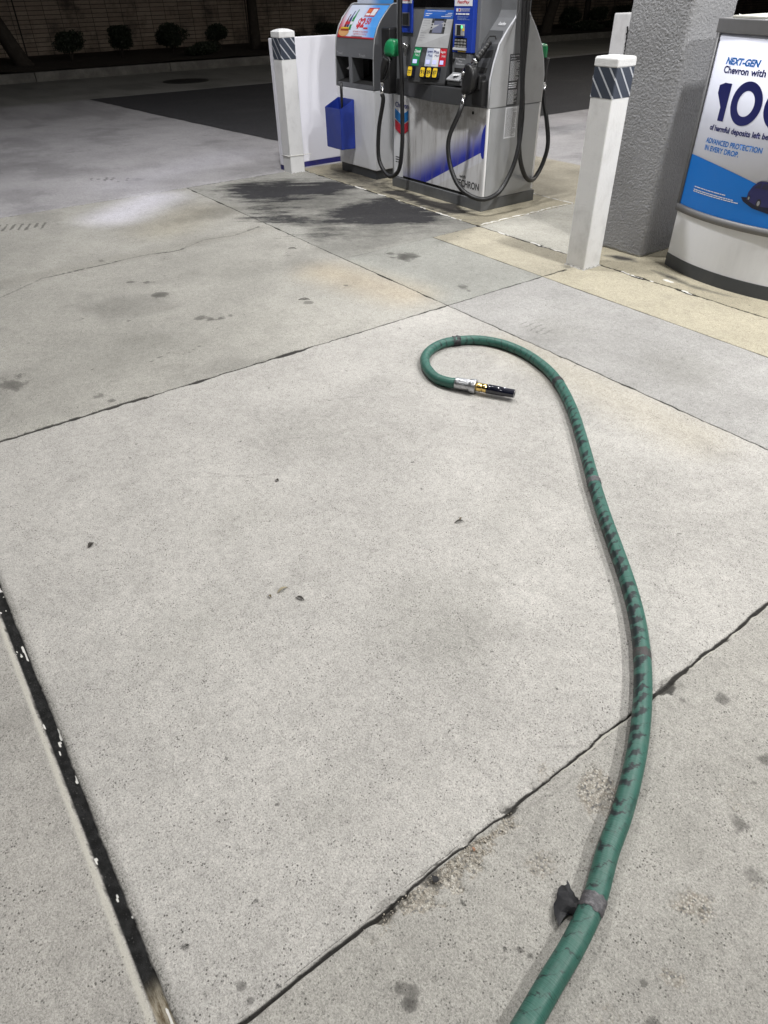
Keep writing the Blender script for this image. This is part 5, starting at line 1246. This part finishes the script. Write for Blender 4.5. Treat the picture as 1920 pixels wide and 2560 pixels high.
def hose_mat():
    mt, nt, b = newmat('green_rubber'); P = objco(nt)
    uv = nt.nodes.new('ShaderNodeUVMap'); uv.uv_map = 'UVMap'; s_ = nt.nodes.new('ShaderNodeSeparateXYZ'); nt.links.new(uv.outputs[0], s_.inputs[0])
    U, V = s_.outputs[0], s_.outputs[1]
    def uvs(su, sv, shear=0.0):
        cu = nmath(nt, 'MULTIPLY', nmath(nt, 'ADD', U, nmath(nt, 'MULTIPLY', V, shear)), su); cv = nmath(nt, 'MULTIPLY', V, sv)
        # keep the circumference seamless
        a = nmath(nt, 'MULTIPLY', nmath(nt, 'ADD', U, nmath(nt, 'MULTIPLY', V, shear)), 6.28318)
        c = nt.nodes.new('ShaderNodeCombineXYZ'); nt.links.new(nmath(nt, 'MULTIPLY', nmath(nt, 'COSINE', a), su), c.inputs[0]); nt.links.new(nmath(nt, 'MULTIPLY', nmath(nt, 'SINE', a), su), c.inputs[1]); nt.links.new(cv, c.inputs[2]); return c.outputs[0]
    c = mixc(nt, noise(nt, uvs(.6, 6), 2, 4, .6), (.019, .084, .064), (.042, .150, .117))
    # dark rubbed bands wrapping the hose, densest over the middle run
    zone = nmath(nt, 'MULTIPLY', ramp(nt, V, 1.25, 1.9), ramp(nt, V, 3.3, 3.7, True))
    lowside = ramp(nt, nmath(nt, 'COSINE', nmath(nt, 'MULTIPLY', nmath(nt, 'ADD', U, HOSE_DARK), 6.28318)), -.75, 1.0)
    fine = noise(nt, uvs(.9, 260), 1.2, 3, .7); wv_ = noise(nt, uvs(.5, 12), 1.0, 3, .6)
    ph = nmath(nt, 'ADD', nmath(nt, 'MULTIPLY', V, 24.0), nmath(nt, 'ADD', nmath(nt, 'MULTIPLY', nmath(nt, 'SUBTRACT', 1.0, lowside), .55), nmath(nt, 'MULTIPLY', wv_, 2.3)))
    tri = nmath(nt, 'MULTIPLY', nmath(nt, 'ABSOLUTE', nmath(nt, 'SUBTRACT', nmath(nt, 'FRACT', ph), .5)), 2.0)
    amp_ = noise(nt, uvs(.15, 19), 1.0, 2, .5)
    wd = nmath(nt, 'MULTIPLY', nmath(nt, 'POWER', lowside, .8), nmath(nt, 'MULTIPLY', ramp(nt, amp_, .28, .60), nmath(nt, 'ADD', .25, nmath(nt, 'MULTIPLY', zone, .75))))
    thr = nmath(nt, 'ADD', nmath(nt, 'SUBTRACT', wd, tri), nmath(nt, 'MULTIPLY', nmath(nt, 'SUBTRACT', fine, .5), 1.0))
    bandm = ramp(nt, thr, -.12, .26)
    blot = nmath(nt, 'MULTIPLY', ramp(nt, noise(nt, uvs(.8, 10), 1.3, 5, .75), .58, .68), .7)
    bandm = nmath(nt, 'MAXIMUM', bandm, nmath(nt, 'MULTIPLY', blot, nmath(nt, 'ADD', .35, nmath(nt, 'MULTIPLY', zone, .5))))
    dust = ramp(nt, noise(nt, P, 28, 5, .7), .45, .8)
    c = mixc(nt, nmath(nt, 'MULTIPLY', dust, .28), c, (.16, .19, .17))
    c = mixc(nt, nmath(nt, 'MULTIPLY', bandm, .93), c, (.006, .008, .012))
    # fine circumferential grain and diagonal cloth lines
    g = noise(nt, uvs(.5, 420), 1.0, 2, .6)
    c = mixc(nt, nmath(nt, 'MULTIPLY', ramp(nt, g, .56, .7), .35), c, (.008, .04, .032))
    for sh in (9.5, -9.5):
        w = nmath(nt, 'ABSOLUTE', nmath(nt, 'SUBTRACT', nmath(nt, 'FRACT', nmath(nt, 'MULTIPLY', nmath(nt, 'ADD', U, nmath(nt, 'MULTIPLY', V, sh)), 3)), .5))
        l = nmath(nt, 'MULTIPLY', ramp(nt, w, .0, .03, True), ramp(nt, noise(nt, uvs(.5, 9), 1.5, 2), .55, .65))
        c = mixc(nt, nmath(nt, 'MULTIPLY', nmath(nt, 'MULTIPLY', l, zone), .35), c, (.14, .27, .23))
    nt.links.new(c, b.inputs['Base Color']); nt.links.new(nmath(nt, 'ADD', .36, nmath(nt, 'MULTIPLY', noise(nt, P, 60, 3), .25)), b.inputs['Roughness'])
    b.inputs['Specular IOR Level'].default_value = .45
    bump(nt, b, nmath(nt, 'ADD', g, nmath(nt, 'MULTIPLY', noise(nt, P, 45, 3), .5)), .35, .0018); return mt
MB().tube(HP, r0, 32).build('hose_tube', hose_mat(), gh)
cum = [0.0]
for a, b_ in zip(HP[:-1], HP[1:]): cum.append(cum[-1]+(b_-a).length)
TAPE = paint('black_cloth_tape', (.022, .021, .025), .5, dirt=.5, dcol=(.12, .12, .13), dscale=60, bmp=1, bscale=140)
TAPEG = paint('worn_grey_tape', (.075, .072, .078), .55, dirt=.7, dcol=(.26, .25, .26), dscale=70, bmp=1, bscale=160)
TAPEB = paint('rubbed_brown_tape', (.05, .042, .042), .6, dirt=.6, dcol=(.03, .09, .07), dscale=60, bmp=.8, bscale=120)
def band(x, y, w, mat, name='tape_band', th=.0014, crump=.0012, seed=1, label=None):
    i = min(range(len(HP)), key=lambda k: (HP[k].x-x)**2+(HP[k].y-y)**2); c0 = cum[i]; rnd = random.Random(seed)
    def at(s):
        for k in range(len(cum)-1):
            if cum[k+1] >= s: return HP[k].lerp(HP[k+1], (s-cum[k])/(cum[k+1]-cum[k]))
    n = 9; P_ = [at(c0-w/2+w*k/n) for k in range(n+1)]
    mb = MB().tube(P_, r0+th, 30, cap=False, s0=0)
    for k, v in enumerate(mb.bm.verts):
        ctr = P_[min(k//30, n)]; v.co = ctr+(v.co-ctr)*(1+rnd.uniform(-1, 1)*crump/r0)
        if k//30 in (0, n): v.co += (P_[1]-P_[0]).normalized()*rnd.uniform(-.002, .002)+(ctr-v.co)*.03
    o = mb.build(name, mat, gh)
    if label: o['label'] = label
    return o
band(-2.493, 2.262, .040, TAPE, seed=2, th=.002, crump=.004, label="crumpled black tape at the curl of the hose"); band(-1.835, 2.325, .034, TAPE, seed=3, crump=.0014); band(-1.208, 1.83, .030, TAPEG, seed=4, th=.0018)
band(-.578, 1.281, .032, TAPEB, seed=5, th=.0006, crump=.0003); tb = band(-.236, .668, .034, TAPEG, seed=6, th=.0016, crump=.001, label="worn grey tape beside the torn flap")
# torn tape flap beside the lower band
FL = [(-.251, .589), (-.262, .594), (-.274, .600), (-.287, .613), (-.290, .625), (-.297, .634), (-.302, .643), (-.302, .653), (-.297, .656), (-.2955, .664), (-.299, .664), (-.302, .6685), (-.293, .667), (-.285, .663), (-.277, .664), (-.270, .661), (-.266, .664), (-.262, .662), (-.252, .665), (-.244, .660), (-.240, .648), (-.243, .634), (-.256, .622), (-.256, .607)]
bm = bmesh.new(); rnd = random.Random(4)
def flz(x, y): return .003+.012*max(0, 1-abs((x+.278)*1.0+(y-.63)*.55)/.028)+(.014 if x > -.262 and .63 < y < .663 else 0)
vs = [bm.verts.new((x, y, flz(x, y)+rnd.uniform(0, .002))) for x, y in FL]
mids = [bm.verts.new(p) for p in ((-.268, .610, .015), (-.280, .632, .019), (-.284, .651, .014), (-.262, .640, .026))]
for k in range(len(vs)):
    a_, b_ = vs[k], vs[(k+1) % len(vs)]; mc_ = (a_.co+b_.co)/2
    near = min(range(4), key=lambda q: (mids[q].co.xy-mc_.xy).length); bm.faces.new((a_, b_, mids[near]))
    nx_ = (vs[(k+2) % len(vs)].co+b_.co)/2; n2 = min(range(4), key=lambda q: (mids[q].co.xy-nx_.xy).length)
    if n2 != near: bm.faces.new((b_, mids[n2], mids[near]))
try: bm.faces.new((mids[0], mids[1], mids[3]))
except ValueError: pass
try: bm.faces.new((mids[1], mids[2], mids[3]))
except ValueError: pass
bmesh.ops.recalc_face_normals(bm, faces=bm.faces)
bmesh.ops.subdivide_edges(bm, edges=bm.edges[:], cuts=2, use_grid_fill=True)
for _ in range(2): bmesh.ops.smooth_vert(bm, verts=[v for v in bm.verts if not v.is_boundary], factor=.5, use_axis_x=True, use_axis_y=True, use_axis_z=True)
ex = bmesh.ops.extrude_face_region(bm, geom=bm.faces[:]); bmesh.ops.translate(bm, verts=[v for v in ex['geom'] if isinstance(v, bmesh.types.BMVert)], vec=(0, 0, .0012))
mb = MB(); mb._merge(bm); mb.build('torn_tape', paint('black_duct_tape', (.016, .016, .018), .55, dirt=.35, dcol=(.06, .06, .065), spec=.3, dscale=30, bmp=.25, bscale=60), gh)
# coupling, brass fitting and tip
a0 = Vector((-2.106, 1.9405, .0330)); a1 = Vector((-1.872, 2.0755, .0325)); D = (a1-a0).normalized(); TL = (a1-a0).length
cp = MB().lathe(a0, a1, [(-.012, .0262), (-.010, .0272), (0, .0275), (.058, .0272), (.06, .0262)], 32).build('coupling_sleeve', ALU, gh)
mb = MB()
N = D.cross(Vector((0, 0, 1))).normalized(); 
for (t, ang) in ((.012, 60), (.03, 20), (.045, 75), (.02, -20), (.05, 5)):
    q = a0+D*t; rd_ = (Vector((0, 0, 1))*math.sin(R(ang))+N*math.cos(R(ang))); mb.lathe(q+rd_*.0265, q+rd_*.03, [(0, .0045), (.0025, .004), (.003, .002)], 10)
mb.build('rivet', ALU, cp)
MB().lathe(a0, a1, [(.058, .026), (.060, .0315), (.064, .0330), (.072, .0335), (.084, .0333), (.088, .0315), (.089, .026), (.089, .016)], 32).build('coupling_ring', ALU, gh)
MB().lathe(a0, a1, [(.088, .0165), (.090, .0205), (.112, .0205), (.1125, .0195), (.118, .0195), (.1185, .0208), (.142, .0208)], 32).build('brass_fitting', BRASS, gh)
MB().lathe(a0, a1, [(.140, .0195), (.141, .0222), (.156, .0222), (.1565, .0215), (.159, .0215), (.1595, .0222), (.226, .0212), (.229, .0200), (TL-.003, .0195), (TL, .0180), (TL, .0095), (TL-.02, .0085), (TL-.02, .001)], 32).build('nozzle_tip', GLOSSB, gh)

# ------------------------------------------------------------------ leaves and litter
LFM = paint('dry_leaf', (.12, .09, .045), .7, dirt=.4, bmp=.3); LFD = paint('dark_leaf', (.03, .026, .02), .7, dirt=.4, bmp=.3); LFP = paint('pale_leaf', (.32, .28, .18), .7, dirt=.3, bmp=.3)
def leaf(x, y, ang, L, Wd, mat, label):
    o = bpy.data.objects.new('dry_leaf', None); bpy.data.objects.remove(o)
    mb = MB(); n = 8; A = []; ca, sa = math.cos(ang), math.sin(ang)
    for i in range(n+1):
        t = i/n; w = Wd*math.sin(math.pi*t)**.8*.5+.0004; u = (t-.5)*L; b_ = .006*math.sin(t*3.1)+.002; cv = .12*L*math.sin(t*2.6)
        A.append([mb.bm.verts.new((x+u*ca-(s*w+cv)*sa, y+u*sa+(s*w+cv)*ca, b_+(0 if s else -.0015))) for s in (-1, 0, 1)])
    for i in range(n):
        for k in range(2): mb.bm.faces.new((A[i][k], A[i+1][k], A[i+1][k+1], A[i][k+1]))
    ex = bmesh.ops.extrude_face_region(mb.bm, geom=mb.bm.faces[:]); bmesh.ops.translate(mb.bm, verts=[v for v in ex['geom'] if isinstance(v, bmesh.types.BMVert)], vec=(0, 0, .0006))
    return tag(mb.build('dry_leaf', mat), label, 'leaf', 'dry leaves on the concrete')
leaf(-1.352, 1.29, 1.1, .034, .007, LFD, "slim dark leaf on the slab left of the hose's middle")
leaf(-1.36, 1.305, 1.9, .022, .005, LFM, "tiny brown leaf touching the slim dark leaf left of the hose")
leaf(-1.43, .622, 1.6, .040, .008, LFP, "pale curled leaf in the middle of the main slab")
leaf(-1.365, .645, .5, .030, .008, LFD, "dark twisted leaf just right of the pale curled leaf")
leaf(-2.02, .205, 2.2, .028, .016, LFD, "small crumpled brown leaf near the left edge of the main slab")
leaf(-1.97, .9, .3, .016, .010, LFD, "tiny dark leaf alone on the upper part of the main slab")
leaf(-3.55, 1.965, .9, .07, .012, LFD, "long dark leaf on the stained slab behind the loop of the hose")
leaf(-4.48, 2.42, .7, .06, .012, LFD, "dark leaf beside the long joint in front of the bollard")
leaf(-1.43, .575, .2, .014, .006, LFM, "brown fleck of leaf below the pale curled leaf")

# grit and chips of broken concrete along the near joint
GR = [paint('pale_grit', (.42, .38, .32), .9, dirt=.3, bmp=.3), paint('dark_grit', (.05, .045, .04), .9, bmp=.3), paint('rusty_grit', (.34, .19, .12), .9, bmp=.3)]
def pebble(name, x, y, r, mat, label, cat, rnd):
    bm_ = bmesh.new()
    for _ in range(11):
        d = Vector((rnd.gauss(0, 1), rnd.gauss(0, 1), rnd.gauss(0, .8))).normalized(); bm_.verts.new((x+d.x*r*1.25, y+d.y*r, r*.45+d.z*r*.55))
    bmesh.ops.convex_hull(bm_, input=bm_.verts); mb = MB(); mb._merge(bm_); return tag(mb.build(name, mat), label, cat)
pr_ = random.Random(77)
pebble('stone', -.4735, .452, .0085, paint('black_stone', (.018, .018, .02), .6, bmp=.3), "flat black stone lying in the crumbled edge of the near joint", "stone", pr_)
pebble('stone', -.470, .560, .0042, GR[2], "small rust coloured stone in the crumbled edge of the near joint", "stone", pr_)
mb = MB()
for _ in range(420):
    yy = pr_.gauss(.50, .10); xx = XJ+.004+abs(pr_.gauss(.014, .014)); r_ = pr_.uniform(.0006, .0022)
    bm_ = bmesh.new(); bmesh.ops.create_icosphere(bm_, subdivisions=1, radius=r_, matrix=Matrix.Translation((xx, yy, r_*.2-.003)))
    for v in bm_.verts: v.co += Vector((pr_.uniform(-1, 1), pr_.uniform(-1, 1), pr_.uniform(-1, 1)))*r_*.3
    mb._merge(bm_)
tag(mb.build('loose_grit', GR[0]), kind='stuff')
